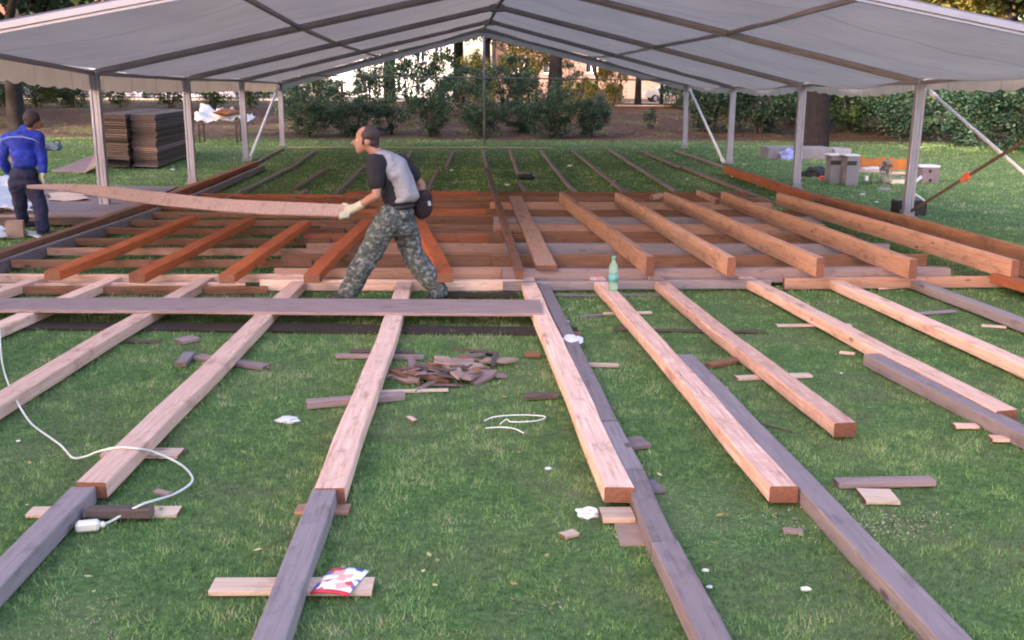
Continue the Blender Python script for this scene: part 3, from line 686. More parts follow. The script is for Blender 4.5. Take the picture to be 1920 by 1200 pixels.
for k in range(52):
    u = rs.gauss(0, .42); v = rs.gauss(0, .38); u = max(-1, min(1, u)); v = max(-1, min(1, v))
    px, py = 832 + 100 * u + 18 * v, 708 - 20 * v
    if k > 45: px, py = rs.uniform(880, 945), rs.uniform(672, 690)
    p = G(px, py, 0); zz = .012 + max(0, .075 * (1 - u * u - v * v)) * rs.uniform(.2, 1)
    o = bpy.data.objects.new('wood_scrap', protos[k % 7]); COL.objects.link(o)
    o.location = (p.x, p.y, zz); o.rotation_euler = (rs.uniform(-.5, .5), rs.uniform(-.28, .28), rs.gauss(0, .6))
    pos = ('far ' if v > .25 else 'near ' if v < -.25 else '') + ('left side' if u < -.45 else 'left middle' if u < -.1 else 'middle' if u < .2 else 'right middle' if u < .5 else 'right side')
    lab = '%s scrap %s the %s of the broken wood pile' % (['dark grey', 'dark chunky', 'brown', 'pinkish grey', 'blackish', 'rough slate-coloured', 'tan'][k % 7], 'lying low in' if zz < .03 else 'lying high on' if zz > .055 else 'lying in', pos)
    if lab in seen_lab: n_ = seen_lab[lab]; seen_lab[lab] += 1; lab = lab.replace(' scrap ', [' tilted scrap ', ' small sliver ', ' flat offcut ', ' split piece '][n_ % 4])
    seen_lab[lab] = seen_lab.get(lab, 0)
    tag(o, lab, 'scrap', 'scraps heaped in the pile on the grass')
# white wire loops
def wire(name, pts, r, mat, **k):
    bm = bmesh.new(); V = [Vector(p) for p in pts]; out = []
    for i in range(len(V) - 1):                      # catmull-rom
        a, b2, c2, d = V[max(i - 1, 0)], V[i], V[i + 1], V[min(i + 2, len(V) - 1)]
        for s in range(6):
            t = s / 6; out.append(.5 * (2 * b2 + (c2 - a) * t + (2 * a - 5 * b2 + 4 * c2 - d) * t * t + (-a + 3 * b2 - 3 * c2 + d) * t ** 3))
    out.append(V[-1]); tube(bm, out, r, 6); return bmo(name, bm, [mat], **k)
wire('wire_loop', [G(x, y, .03) for x, y in ((908, 789), (930, 781), (980, 778), (1022, 781), (1005, 789), (960, 791), (950, 786), (938, 795))], .0035, 'white', label='thin white wire loop lying on the grass between the middle beams', cat='wire')
wire('wire_loop', [G(x, y, .03) for x, y in ((910, 803), (940, 801), (965, 804), (982, 812))], .0035, 'white', label='short thin white wire in front of the wire loop', cat='wire')
wire('thin_stick', [G(x, y, .03) for x, y in ((1412, 789), (1440, 798), (1485, 810))], .006, 'bark2', label='thin brown twig right of the long grey beam', cat='twig')

# extension cable with socket
cab = empty('extension_cable', G(183, 986), label='white extension cable looping over the pink beam to a socket on the grass', cat='cable')
CP = [(-12, 470, .3), (-2, 600, .18), (3, 673, .03), (16, 720, .03), (37, 762, .09), (55, 790, .03), (73, 806, .025), (114, 835, .025), (136, 858, .025), (160, 856, .03), (183, 847, .08), (220, 839, .125), (257, 841, .125), (290, 848, .075), (337, 870, .03), (359, 892, .025), (356, 908, .025), (323, 928, .025), (271, 944, .085), (235, 962, .05), (205, 979, .025), (183, 985, .03)]
wire('cord', [G(*c) for c in CP], .0065, 'cable', parent=cab)
p, q = G(187, 984, .035), G(142, 988, .035)
bm = bmesh.new(); bar(bm, p, q, .055, .05, 0, .012); bar(bm, lerp(p, q, -.25), p, .03, .03, 0, .01); so_ = bmo('socket', bm, ['cream'], cab)
bm = bmesh.new(); box(bm, q + Vector((-.004, 0, 0)), (.006, .03, .02)); bmo('socket_face', bm, ['black'], so_)

# magazine
mg = empty('magazine', G(635, 1094, .03), label='glossy red, white and blue magazine lying on the pale board', cat='magazine')
cs = [G(581, 1112, .035), G(652, 1119, .035), G(692, 1068, .045), G(622, 1066, .045)]
bm = bmesh.new(); n = 10; gr = [[None] * (n + 1) for _ in range(n + 1)]
for i in range(n + 1):
    for k in range(n + 1):
        u, v = i / n, k / n; p = lerp(lerp(cs[0], cs[1], u), lerp(cs[3], cs[2], u), v); gr[i][k] = bm.verts.new((p.x, p.y, p.z + .010 * math.sin(math.pi * u) + .006 * math.sin(3 * v + u)))
for i in range(n):
    for k in range(n):
        f = bm.faces.new((gr[i][k], gr[i + 1][k], gr[i + 1][k + 1], gr[i][k + 1])); f.material_index = 1 if k == 0 else 0
me_ = bmo('cover', bm, ['mag', 'magred'], mg, smooth=True); sdm = me_.modifiers.new('thick', 'SOLIDIFY'); sdm.thickness = .006

# crumpled white things
def crumple(name, px, py, s, mat, label, cat, seed, flat=.45, z=.02):
    bm = bmesh.new(); bmesh.ops.create_icosphere(bm, subdivisions=3, radius=1)
    for v in bm.verts:
        k = 1 + .45 * noise.noise(v.co * 1.6 + Vector((seed, 0, 0))) + .22 * noise.noise(v.co * 4 + Vector((0, seed, 0)))
        v.co = Vector((v.co.x * s[0], v.co.y * s[1], v.co.z * s[0] * flat)) * k
    p = G(px, py); return bmo(name, bm, [mat], origin=None, label=label, cat=cat) if 0 else _pl(bmo(name, bm, [mat], label=label, cat=cat), p, z)
def _pl(o, p, z): o.location = (p.x, p.y, z); return o
crumple('crumpled_plastic', 540, 793, (.068, .052), 'sheet', 'flattened white plastic scrap on the grass left of the middle pink beam', 'plastic scrap', 2.2, .30)
crumple('crumpled_paper', 1101, 969, (.060, .035), 'sheet', 'crumpled white paper beside the near end of the middle pink beam', 'paper', 3)
crumple('plastic_wrap', 1074, 655, (.085, .11), 'sheet', 'white plastic wrapped over the grey beam beside the middle pink beam', 'plastic wrap', 9, .35, .085)
for (x, y, s, lab) in ((1028, 883, .03, 'small white scrap left of the near part of the middle pink beam'), (1330, 1106, .022, 'small white scrap touching the bottom grey beam'), (1322, 1075, .025, 'small cream chip right of the bottom grey beam'),
                       (1510, 1110, .035, 'yellow crumpled leaf on the open grass at lower right'), (1577, 703, .02, 'tiny white scrap right of the beam with the free cut end'), (35, 831, .02, 'tiny pale scrap at the left below the cable'),
                       (324, 319, .09, 'small white scrap on the lawn in front of the panel stacks'), (1395, 309, .07, 'white scrap on the lawn behind the reddish edge board'), (1373, 332, .07, 'white scrap on the lawn inside the right edge board'),
                       (1617, 366, .09, 'white scrap on the lawn right of the second right post'), (1643, 380, .06, 'small white scrap in front of the folding table'), (1148, 341, .09, 'pale scrap on the far lawn between two thin battens'), (1068, 312, .11, 'pale scrap on the far lawn near its back edge'),
                       (847, 320, .06, 'pale scrap on the far lawn right of the walking man'), (952, 348, .08, 'pale scrap beside the dark bag'), (1288, 337, .06, 'pale round scrap on the far lawn at the right')):
    crumple('litter_scrap', x, y, (s * .62, s * .45), 'fallen' if 0 else ('sheet' if 'white' in lab else 'cream'), lab, 'litter', x * .1, .4, .015)
bag = empty('dark_bag', G(988, 338), label='dark bag with a pale loop on the far lawn in the middle', cat='bag')
_p = G(988, 337); bm = bmesh.new(); bmesh.ops.create_icosphere(bm, subdivisions=3, radius=1)
for v in bm.verts: v.co = Vector((_p.x + v.co.x * .20, _p.y + v.co.y * .16, .07 + v.co.z * .085)) + v.normal * .04 * noise.noise(v.co * 2)
bmo('sack', bm, ['black'], bag, smooth=True)
wire('handle', [_p + Vector(v) for v in ((-.2, -.02, .06), (-.24, -.05, .14), (-.05, -.08, .16), (.12, -.1, .1), (.28, -.06, .12), (.3, 0, .04))], .018, 'mauve', parent=bag)

# bottle
bt = empty('water_bottle', G(1149, 547, .115), label='clear green plastic water bottle standing on the far end of a pink beam', cat='bottle')
b0 = G(1149, 545, .115); prof = [(0, .036), (.01, .043), (.03, .044), (.07, .041), (.075, .044), (.15, .044), (.155, .041), (.19, .044), (.215, .040), (.25, .022), (.265, .0145), (.29, .0145)]
bm = bmesh.new(); tube(bm, [b0 + Vector((0, 0, z * 1.12)) for z, r in prof], [r * 1.08 for z, r in prof], 20); bmo('bottle_body', bm, ['bottle'], bt, smooth=True)
bm = bmesh.new(); tube(bm, [b0 + Vector((0, 0, z)) for z in (.09, .165)], .0485, 20); bmo('label_band', bm, ['blabel'], bt, smooth=True)
bm = bmesh.new(); tube(bm, [b0 + Vector((0, 0, z)) for z in (.318, .345)], .019, 14); bmo('cap', bm, ['blabel'], bt)

OW = ['topmost', 'second', 'third', 'fourth', 'fifth', 'sixth', 'seventh', 'eighth', 'ninth', 'tenth', 'eleventh', 'twelfth', 'thirteenth', 'fourteenth', 'fifteenth', 'sixteenth', 'seventeenth', 'eighteenth', 'nineteenth', 'twentieth', 'twenty-first', 'twenty-second', 'twenty-third', 'lowest']
# ================================================================ LEFT: stacks, platform, table
def quadprism(bm, cs, zb, zt, mi=0):
    t = [bm.verts.new((c[0], c[1], zt)) for c in cs]; b2 = [bm.verts.new((c[0], c[1], zb)) for c in cs]; n = len(cs)
    fs = [bm.faces.new(t), bm.faces.new(b2[::-1])] + [bm.faces.new((t[k], b2[k], b2[(k + 1) % n], t[(k + 1) % n])) for k in range(n)]
    for f in fs: f.material_index = mi
rs = random.Random(21)
def stack(c, lft, rgt, zt, n, which, mats):
    c, a, b2 = G(*c), G(*lft), G(*rgt); e1, e2 = a - c, b2 - c; th = zt / n
    for k in range(n):
        o1 = e2.normalized() * rs.uniform(-.05, .05) + e1.normalized() * rs.uniform(-.025, .025)
        cs = [c + o1, c + e1 + o1, c + e1 + e2 + o1, c + e2 + o1]
        bm = bmesh.new(); org = cs[0]; quadprism(bm, [q - org for q in cs], 0, th * .72)
        o = bmo('stacked_panel', bm, [mats[rs.randrange(len(mats))]]); o.location = (org.x, org.y, .06 + th * k)
        fromtop = n - k
        tag(o, '%s weathered floor panel%s of the %s stack behind the left posts' % ('lowest' if k == 0 else OW[fromtop - 1], '' if k == 0 or fromtop == 1 else ' from the top', which), 'panel', 'weathered floor panels in the %s stack' % which)
stack((297, 318), (251, 316), (367, 291), 1.27, 24, 'right', ['dgrey', 'dgrey', 'plank', 'slate', 'dgrey'])
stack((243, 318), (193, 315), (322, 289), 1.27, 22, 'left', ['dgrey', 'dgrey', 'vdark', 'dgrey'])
bm = bmesh.new(); cs = [G(97, 320, .05), G(158, 322, .05), G(190, 304, .30), G(180, 288, .32)]
t = [bm.verts.new(p) for p in cs]; u = [bm.verts.new(p - Vector((0, 0, .03))) for p in cs]; bm.faces.new(t); bm.faces.new(u[::-1])
for k in range(4): bm.faces.new((t[k], u[k], u[(k + 1) % 4], t[(k + 1) % 4]))
bmo('plywood_sheet', bm, ['plank'], label='pale loose panel propped on the grass at the left of the stacks', cat='sheet')
# low platform of grey boards
pf = empty('platform', G(120, 404), label='low platform of grey boards behind the carried plank at the left', cat='platform')
A_, B_, C_, D_ = G(-160, 404, .18), G(213, 404, .18), G(335, 349, .18), G(-160, 346, .18)
for k in range(9):
    t0, t1 = k / 9 + .002, (k + 1) / 9 - .006
    bm = bmesh.new(); quadprism(bm, [lerp(A_, D_, t0), lerp(B_, C_, t0), lerp(B_, C_, t1), lerp(A_, D_, t1)], .15, .18 + .004 * (k % 2))
    bmo('board', bm, ['grey' if k % 3 else 'plank'], pf)
bm = bmesh.new(); bar(bm, A_ - Vector((0, -.05, .09)), B_ - Vector((0, -.05, .09)), .05, .11); bmo('side_rail', bm, ['dgrey'], pf)
# plastic sheeting left of the man in blue
def sheet(name, corners, label, amp=.06, seed=1, mat='sheet', n=22, cat='sheet'):
    bm = bmesh.new(); gr = []
    for i in range(n + 1):
        row = []
        for k in range(n + 1):
            u, v = i / n, k / n; p = lerp(lerp(corners[0], corners[1], u), lerp(corners[3], corners[2], u), v)
            q = Vector((p.x * 3, p.y * 3, seed)); p = p + Vector((noise.noise(q + Vector((5, 0, 0))) * .12, noise.noise(q + Vector((0, 7, 0))) * .12, amp * (.6 + noise.noise(q * 1.3) + .5 * noise.noise(q * 3.1))))
            p.z = max(p.z, .01); row.append(bm.verts.new(p))
        gr.append(row)
    for i in range(n):
        for k in range(n): bm.faces.new((gr[i][k], gr[i + 1][k], gr[i + 1][k + 1], gr[i][k + 1]))
    o = bmo(name, bm, [mat], smooth=True, label=label, cat=cat); sm_ = o.modifiers.new('thick', 'SOLIDIFY'); sm_.thickness = .004; return o
sheet('plastic_sheet', [G(-60, 402, .19), G(34, 400, .19), G(24, 338, .19), G(-60, 338, .19)], 'bright white plastic sheet on the platform at the left edge, beside the man in blue', .10, 2)
sheet('plastic_sheet', [G(38, 400, .19), G(64, 400, .19), G(60, 384, .19), G(40, 384, .19)], 'small white plastic piece between the legs of the man in blue', .05, 3)
bm = bmesh.new(); _g = G(30, 446); box(bm, (_g.x, _g.y, .12), (.22, .22, .22), Matrix.Rotation(.3, 3, 'Z'), bev=.006); cb = bmo('cardboard_box', bm, ['card'], label='small brown box in the lower left of the man in blue, beside the edge board', cat='box')
bm = bmesh.new(); box(bm, (_g.x, _g.y, .233), (.20, .05, .003), Matrix.Rotation(.3, 3, 'Z')); bmo('tape', bm, ['pale'], cb)
sheet('paper_sheet', [G(45, 445, .03), G(72, 446, .03), G(70, 434, .03), G(48, 434, .03)], 'white sheet of paper right of the small brown box at the left', .02, 5)
sheet('paper_sheet', [G(-30, 452, .03), G(10, 448, .03), G(12, 424, .05), G(-20, 424, .05)], 'bluish white paper at the left edge beside the small brown box', .05, 6)
sheet('paper_sheet', [G(95, 378, .19), G(165, 376, .19), G(150, 364, .19), G(92, 364, .19)], 'pinkish crumpled paper on the platform right of the man in blue', .03, 8, 'pale')
# machine on the grass
mc = empty('garden_machine', G(98, 291), label='blue grey machine with a white cap on the grass beyond the man in blue', cat='machine')
g = G(98, 291); k = g.y / F
bm = bmesh.new(); box(bm, (g.x, g.y, .24), (34 * k, .3, .22), bev=.05); tube(bm, [(g.x - 10 * k, g.y - .16, .24), (g.x - 10 * k, g.y - .2, .24)], .09, 14); tube(bm, [(g.x + 10 * k, g.y - .16, .24), (g.x + 10 * k, g.y - .2, .24)], .09, 14); bmo('housing', bm, ['bluegrey'], mc)
bm = bmesh.new(); box(bm, (g.x - 14 * k, g.y - .02, .38), (8 * k, .12, .09), bev=.02); bmo('cap', bm, ['white'], mc)
bm = bmesh.new(); tube(bm, [(g.x + 4 * k, g.y, .33), (g.x + 6 * k, g.y, .42), (g.x + 14 * k, g.y, .42), (g.x + 16 * k, g.y, .33)], .02); bmo('handle', bm, ['black'], mc)
# trestle table with plastic on it
g = G(420, 268); tt = empty('trestle_table', g, label='dark table standing behind the second and third left posts, heaped with white plastic', cat='table')
ty = g.y; zt = P(420, 231, ty).z; x0, x1 = P(366, 231, ty).x, P(470, 231, ty).x
bm = bmesh.new(); box(bm, ((x0 + x1) / 2, ty + .35, zt - .02), (x1 - x0, .8, .04)); bmo('table_top', bm, ['dgrey'], tt)
for sx_ in (x0 + .12, x1 - .5):
    for yy in (ty, ty + .7):
        bm = bmesh.new(); bar(bm, (sx_, yy, 0), (sx_, yy, zt - .04), .05, .05); bmo('leg', bm, ['black'], tt)
sheet('plastic_sheet', [Vector((x0 - .05, ty - .1, zt)), Vector((x1 + .05, ty - .1, zt)), Vector((x1 + .02, ty + .7, zt + .05)), Vector((x0 + .1, ty + .7, zt + .5))], 'heap of white plastic sheeting on the dark table behind the left posts', .22, 12)
crumple('folded_tarp', 430, 268, (.42, .3), 'brown', 'brown folded tarpaulin on top of the white plastic on the table', 'tarpaulin', 5, .3, zt + .38)

# ================================================================ RIGHT: things on the lawn
def P2(px, py, Y): return P(px, py, Y)
def pbox(bm, x0, y0, x1, y1, Y, dep, bev=.01, mi=0):
    """a box whose front face spans these points of the picture at distance Y"""
    a, b2 = P(x0, y1, Y), P(x1, y0, Y)
    box(bm, ((a.x + b2.x) / 2, Y + dep / 2, (a.z + b2.z) / 2), (b2.x - a.x, dep, b2.z - a.z), None, mi, bev)
for (x0, y0, x1, y1, side, lab) in ((1555, 290, 1583, 345, 0, 'grey loudspeaker-sized cabinet with a dark opening, left one of two on the right lawn'), (1586, 291, 1613, 348, 1, 'grey cabinet with a dark opening, right one of two, beside the orange panels')):
    Y = G((x0 + x1) / 2, y1).y; cbn = empty('metal_cabinet', G((x0 + x1) / 2, y1), label=lab, cat='cabinet', group='grey cabinets on the right lawn')
    bm = bmesh.new(); pbox(bm, x0, y0 + 2, x1, y1, Y, .35, .012); bmo('cabinet_body', bm, ['greycab'], cbn)
    bm = bmesh.new(); pbox(bm, x0 - .5, y0 - 1, x1 + .5, y0 + 2, Y - .01, .38, .004); bmo('lid', bm, ['carw'], cbn)
    bm = bmesh.new(); pbox(bm, x0 + 3, y0 + 11, x1 - 6, y0 + 19, Y - .012, .03, 0); bmo('opening', bm, ['black'], cbn)
    for q in range(3):
        bm = bmesh.new(); pbox(bm, x0 + 5 + q * 6, y0 + 26, x0 + 7 + q * 6, y1 - 4, Y - .006, .02, 0); bmo('vent_slot', bm, ['concrete'], cbn)
Yc = G(1584, 345).y
bm = bmesh.new(); pbox(bm, 1581, 300, 1587, 316, Yc - .06, .02, .002); pbox(bm, 1580, 316, 1588, 318, Yc - .07, .03, 0); bmo('paper_bag', bm, ['white'], label='small bright white pack wedged between the two grey cabinets', cat='pack')
# two wooden chairs with orange backrests
Yt = Yc - .1
for x0, x1, sx0, sx1, sy, lab in ((1613, 1660, 1602, 1655, 322, 'wooden chair with an orange backrest and a white bundle on its seat, left one'), (1667, 1704, 1666, 1706, 326, 'wooden chair with an orange backrest behind the near right post')):
    ch_ = empty('wooden_chair', G((sx0 + sx1) / 2, 352), label=lab, cat='chair', group='orange backed chairs on the right lawn')
    a, b2 = P(sx0, sy, Yt), P(sx1, sy, Yt); Yk = Yt + .46
    bm = bmesh.new(); box(bm, ((a.x + b2.x) / 2, Yt + .23, a.z), (b2.x - a.x, .46, .035), bev=.01); bmo('seat', bm, ['pale'], ch_)
    bm = bmesh.new(); n = 14; top = []; bot = []
    for k in range(n + 1):
        t = k / n; x = x0 + (x1 - x0) * t; top.append(P(x, 293 + 4.5 * math.sin(math.pi * t) + (3 * t if x0 > 1650 else 0), Yk)); bot.append(P(x, 318, Yk))
    fr = [bm.verts.new(v) for v in top + bot[::-1]]; bk = [bm.verts.new(v + Vector((0, .03, 0))) for v in top + bot[::-1]]
    bm.faces.new(fr); bm.faces.new(bk[::-1]); m2 = len(fr)
    for k in range(m2): bm.faces.new((fr[k], bk[k], bk[(k + 1) % m2], fr[(k + 1) % m2]))
    bmo('backrest', bm, ['orply'], ch_)
    for x in (a.x + .04, b2.x - .04):
        for yy in (Yt + .04, Yk + .02):
            bm = bmesh.new(); tube(bm, [(x, yy, 0), (x, yy, a.z if yy < Yk else a.z + .12)], .014); bmo('leg', bm, ['aludark'], ch_)
a = P(1603, 322, Yt)
crumple('cloth_bundle', 1634, 344, (.22, .10), 'sheet', 'white cloth bundle on the seat of the left orange backed chair', 'cloth', 7, .18, a.z + .05)
bm = bmesh.new(); pbox(bm, 1622, 331, 1629, 339, Yt + .1, .08); pbox(bm, 1623, 329.5, 1628, 331, Yt + .12, .04, 0); g_ = bmo('white_canister', bm, ['white'], label='little white container under the left orange backed chair', cat='container')
# standing fan
fn = empty('standing_fan', G(1661, 356), label='round dark fan on a thin stand between the orange panels', cat='fan')
Yf = G(1661, 356).y; c_ = P(1661, 314, Yf)
bm = bmesh.new(); tube(bm, [(c_.x, Yf, .02), (c_.x, Yf, c_.z - .14)], .018); tube(bm, [(c_.x, Yf, 0), (c_.x, Yf, .03)], .14, 16); bmo('stand', bm, ['aludark'], fn)
bm = bmesh.new(); tube(bm, [(c_.x + .15 * math.cos(k * math.pi / 9), Yf - .03, c_.z + .15 * math.sin(k * math.pi / 9)) for k in range(19)], .011)
for k in range(9): tube(bm, [(c_.x, Yf - .05, c_.z), (c_.x + .15 * math.cos(k * .698), Yf - .03, c_.z + .15 * math.sin(k * .698))], .005, 5)
bmo('grille', bm, ['greycab'], fn)
bm = bmesh.new(); tube(bm, [(c_.x, Yf + .12, c_.z), (c_.x, Yf - .02, c_.z)], [.05, .07], 12)
for k in range(4):
    an = k * math.pi / 2 + .4; box(bm, (c_.x + .07 * math.cos(an), Yf, c_.z + .07 * math.sin(an)), (.13, .01, .07), Matrix.Rotation(-an, 3, 'Y'))
bmo('blades', bm, ['dgrey'], fn)
bm = bmesh.new(); pbox(bm, 1672, 337, 1706, 345, Yt + .1, .4, .01)
for sx_ in (1672, 1704): pbox(bm, sx_, 334, sx_ + 2, 337, Yt + .1, .4, 0)
bmo('cream_tray', bm, ['cream'], label='cream tray on the grass under the right orange backed chair', cat='tray')
# mauve box with white lid
bx = empty('wooden_box', G(1745, 343), label='mauve grey box with white lid and two dark holes right of the near right post', cat='box')
Yb = G(1745, 343).y; bm = bmesh.new(); pbox(bm, 1728, 314, 1763, 343, Yb, .4, .01); bmo('box_body', bm, ['mauve'], bx)
bm = bmesh.new(); pbox(bm, 1726, 310.5, 1764, 314, Yb - .01, .42, .005); bmo('lid', bm, ['carw'], bx)
for yy in (321, 338):
    p = P(1744, yy, Yb - .004); bm = bmesh.new(); tube(bm, [p, p - Vector((0, .012, 0))], .034, 14); bmo('hole', bm, ['black'], bx)
bm = bmesh.new(); bar(bm, P(1717, 340, Yb - .3), P(1728, 331, Yb - .25), .03, .06); bmo('white_lath', bm, ['carw'], label='short white slat leaning on the mauve box', cat='lath')
# long grey slab
sb = empty('concrete_slab', G(1515, 300), label='long low grey slab lying on the lawn in front of the thick dark trunk', cat='slab')
Ys = G(1500, 299).y; bm = bmesh.new(); pbox(bm, 1440, 277, 1562, 299, Ys, .9, .02); bmo('slab_body', bm, ['concrete'], sb)
bm = bmesh.new(); pbox(bm, 1563, 279, 1597, 300, Ys + .06, .9, .02); bmo('slab_end', bm, ['aludark'], sb)
crumple('cloth_heap', 1476, 300, (.24, .2), 'jacketpale', 'crumpled bluish cloth lying against the long grey slab', 'cloth', 3, .8, .12)
crumple('dark_heap', 1530, 331, (.34, .2), 'black', 'dark heap on the grass left of the grey cabinets', 'bag', 8, .45, .08)
crumple('red_cloth', 1543, 337, (.12, .1), 'red', 'small red item on the grass beside the left grey cabinet', 'cloth', 5, .5, .03)
# black cases behind the near right post
for x0, y0, x1, y1, dy, lab in ((1682, 376, 1698, 408, .5, 'black case showing left of the foot of the near right post'), (1712, 376, 1738, 409, .3, 'black case with a white edge right of the foot of the near right post')):
    g = G((x0 + x1) / 2, y1); Y = g.y + dy; o_ = empty('equipment_case', (g.x, Y, 0), label=lab, cat='case', group='black cases by the near right post')
    bm = bmesh.new(); pbox(bm, x0, y0, x1, y1 - 2, Y, .3, .012); bmo('case_body', bm, ['black'], o_)
    bm = bmesh.new(); pbox(bm, x1 - 1.5, y0 + 1, x1 + 1.2, y1 - 2, Y - .008, .31, .002); bmo('edge_trim', bm, ['alu'], o_)
bm = bmesh.new(); tube(bm, [P(1712, 361, g.y + .2), P(1736, 378, g.y + .2)], .015); bmo('white_rod', bm, ['whitemetal'], label='short white rod leaning on the black case', cat='rod')

# ================================================================ BACKGROUND
def foliage(name, n, k, leaf, seed, squash=1.0, hollow=.55, spread=.23):
    """leaf quads in k clumps through a unit crown standing on z = 0..2"""
    r_ = np.random.RandomState(seed); C = []
    while len(C) < k:
        p = r_.uniform(-1, 1, 3); l = np.linalg.norm(p)
        if l < 1 and l > hollow * r_.rand(): C.append(p * np.array([1, 1, 1]) * (.78 + .25 * r_.rand()))
    C = np.array(C); sz = r_.uniform(.5, 1.5, k) * spread
    idx = r_.randint(0, k, n); c = C[idx] + r_.normal(0, 1, (n, 3)) * sz[idx][:, None] * np.array([1, 1, .75])
    c[:, 2] = c[:, 2] * squash + 1.0
    c[:, 2] = np.maximum(c[:, 2], .03)
    a = r_.normal(0, 1, (n, 3)); a /= np.linalg.norm(a, axis=1)[:, None]; b2 = np.cross(a, r_.normal(0, 1, (n, 3))); b2 /= np.linalg.norm(b2, axis=1)[:, None]
    s = leaf * r_.uniform(.6, 1.4, n)[:, None]
    V = np.stack([c - a * s, c - b2 * s * .5 + a * s * .1, c + a * s, c + b2 * s * .5 + a * s * .1], 1).reshape(-1, 3)
    tone = r_.rand(k)
    return npmesh(name, V, np.arange(4 * n).reshape(-1, 4), np.clip(.25 + .5 * tone[idx] + r_.normal(0, .18, n), 0, 1))
def stems(name, seed, hgt=1.1, n=5):
    r_ = random.Random(seed); bm = bmesh.new()
    for k in range(n):
        a = r_.uniform(0, 6.28); tube(bm, [(0.05 * math.cos(a), .05 * math.sin(a), -.05), (.25 * math.cos(a), .25 * math.sin(a), hgt * .5), (.5 * math.cos(a + .3), .5 * math.sin(a + .3), hgt)], [.035, .025, .01], 6)
    me = bpy.data.meshes.new(name); bm.to_mesh(me); bm.free(); return me
SH = {}
for key, mat, n, k, lf, hol, spr in (('d1', 'leafdark', 7000, 60, .042, .3, .14), ('d2', 'leafdark', 7000, 50, .040, .3, .15), ('m1', 'leafmid', 5500, 44, .045, .4, .15), ('y1', 'leafyel', 2800, 28, .060, .5, .18), ('d3', 'leafdark', 2300, 34, .050, .2, .13)):
    SH[key] = foliage('foliage_' + key, n, k, lf, sum(map(ord, key)), 1, hol, spr); SH[key].materials.append(M[mat])
STM = stems('stems', 3); STM.materials.append(M['bark2'])
rs = random.Random(9)
def shrub(px, Y, wd, ht, key, label, group=None, x=None):
    X = x if x is not None else XA(px, Y, 1.0); z = TZ(X, Y)
    o = empty('shrub', (X, Y, z - .02), rs.uniform(0, 6.28), label=label, cat='shrub', group=group)
    f = bpy.data.objects.new('foliage', SH[key]); COL.objects.link(f); f.parent = o; f.scale = (wd / 2, wd / 2, ht / 2)
    t = bpy.data.objects.new('stem', STM); COL.objects.link(t); t.parent = o; t.scale = (wd / 2.4, wd / 2.4, ht * .75)
    return o
gs = 'dark green shrubs along the back of the tent lawn'
def zt_(px, py, Y): return P(px, py, Y).z
for px, Y, wpx, ytop, key, lab in (
    (578, 41, 105, 178, 'd1', 'dark shrub right beside the rear left post'),
    (662, 41.5, 130, 190, 'd2', 'dark rounded shrub behind the head of the walking man'),
    (735, 42.5, 100, 190, 'd3', 'dark shrub just right of the head of the walking man'),
    (808, 41.3, 95, 172, 'd2', 'tall dark shrub between the walking man and the middle pole'),
    (905, 41.2, 95, 188, 'd1', 'compact dark shrub directly behind the middle pole'),
    (975, 43.5, 110, 196, 'd2', 'dark shrub in the gap right of the middle pole'),
    (1037, 41.2, 125, 170, 'd1', 'dense dark shrub, the larger of the pair right of the middle pole'),
    (1112, 41.8, 90, 184, 'd2', 'smaller dark shrub at the right end of the back row'),
    (1218, 45, 36, 208, 'd3', 'little shrub alone on the leafy bank near the rear right post')):
    k = Y / F; shrub(px, Y, wpx * k * .86, zt_(px, ytop, Y) - TZ(0, Y) + .25, key, lab, gs)
gb = 'loose taller bushes behind the dark shrubs'
for px, Y, wpx, ytop, key, lab in (
    (538, 47, 60, 120, 'd1', 'tall loose bush behind the rear left post'),
    (650, 50, 110, 158, 'd3', 'loose bush in front of the bright white building'),
    (722, 48, 100, 98, 'd3', 'tall dark bush above the walking man'),
    (765, 52, 100, 88, 'd3', 'tall dark bush left of the white wall strip'),
    (868, 49, 110, 128, 'd3', 'open bush left of the middle pole'),
    (945, 52, 120, 105, 'd3', 'greyish green bush right of the middle pole, under the yellow leaves'),
    (1000, 50, 100, 138, 'd3', 'dark bush below the forked tree'),
    (1082, 49, 80, 146, 'y1', 'yellow green bush lit by the sun right of the forked tree'),
    (600, 52, 70, 138, 'm1', 'thin loose bush left in front of the white building'),
    (690, 56, 60, 112, 'd3', 'thin tall bush in front of the middle of the white building'),
    (828, 54, 80, 96, 'm1', 'loose green bush at the right end of the white building'),
    (905, 58, 80, 92, 'y1', 'yellowing bush behind the middle pole'),
    (975, 60, 80, 84, 'y1', 'yellowing bush left of the forked tree'),
    (1065, 58, 60, 120, 'd3', 'loose bush just right of the forked trunk'),
    (1150, 70, 60, 112, 'y1', 'small yellow tree top in front of the salmon building')):
    k = Y / F; shrub(px, Y, wpx * k, zt_(px, ytop, Y) - TZ(0, Y) + .3, key, lab, gb)
gl = 'low shrubs on the bank behind the left posts'
for px, wpx, ytop, lab in ((70, 95, 152, 'low shrub on the bank above the man in blue'), (135, 90, 150, 'low shrub on the bank left of the near left post'), (222, 70, 160, 'low shrub on the bank above the left panel stack'), (318, 90, 150, 'low shrub on the bank above the right panel stack'),
                           (400, 100, 148, 'low shrub on the bank above the plastic covered table'), (470, 80, 140, 'shrub on the bank between the last two left posts'), (5, 90, 158, 'low shrub on the bank at the left edge'), (-70, 120, 140, 'shrub on the bank just outside the left edge')):
    Y = 55; shrub(px, Y, wpx * Y / F, zt_(px, ytop, Y) - .75 + .5, 'd1' if px % 2 else 'm1', lab, gl)
gr = 'big dark bushes of the hedge at the right'
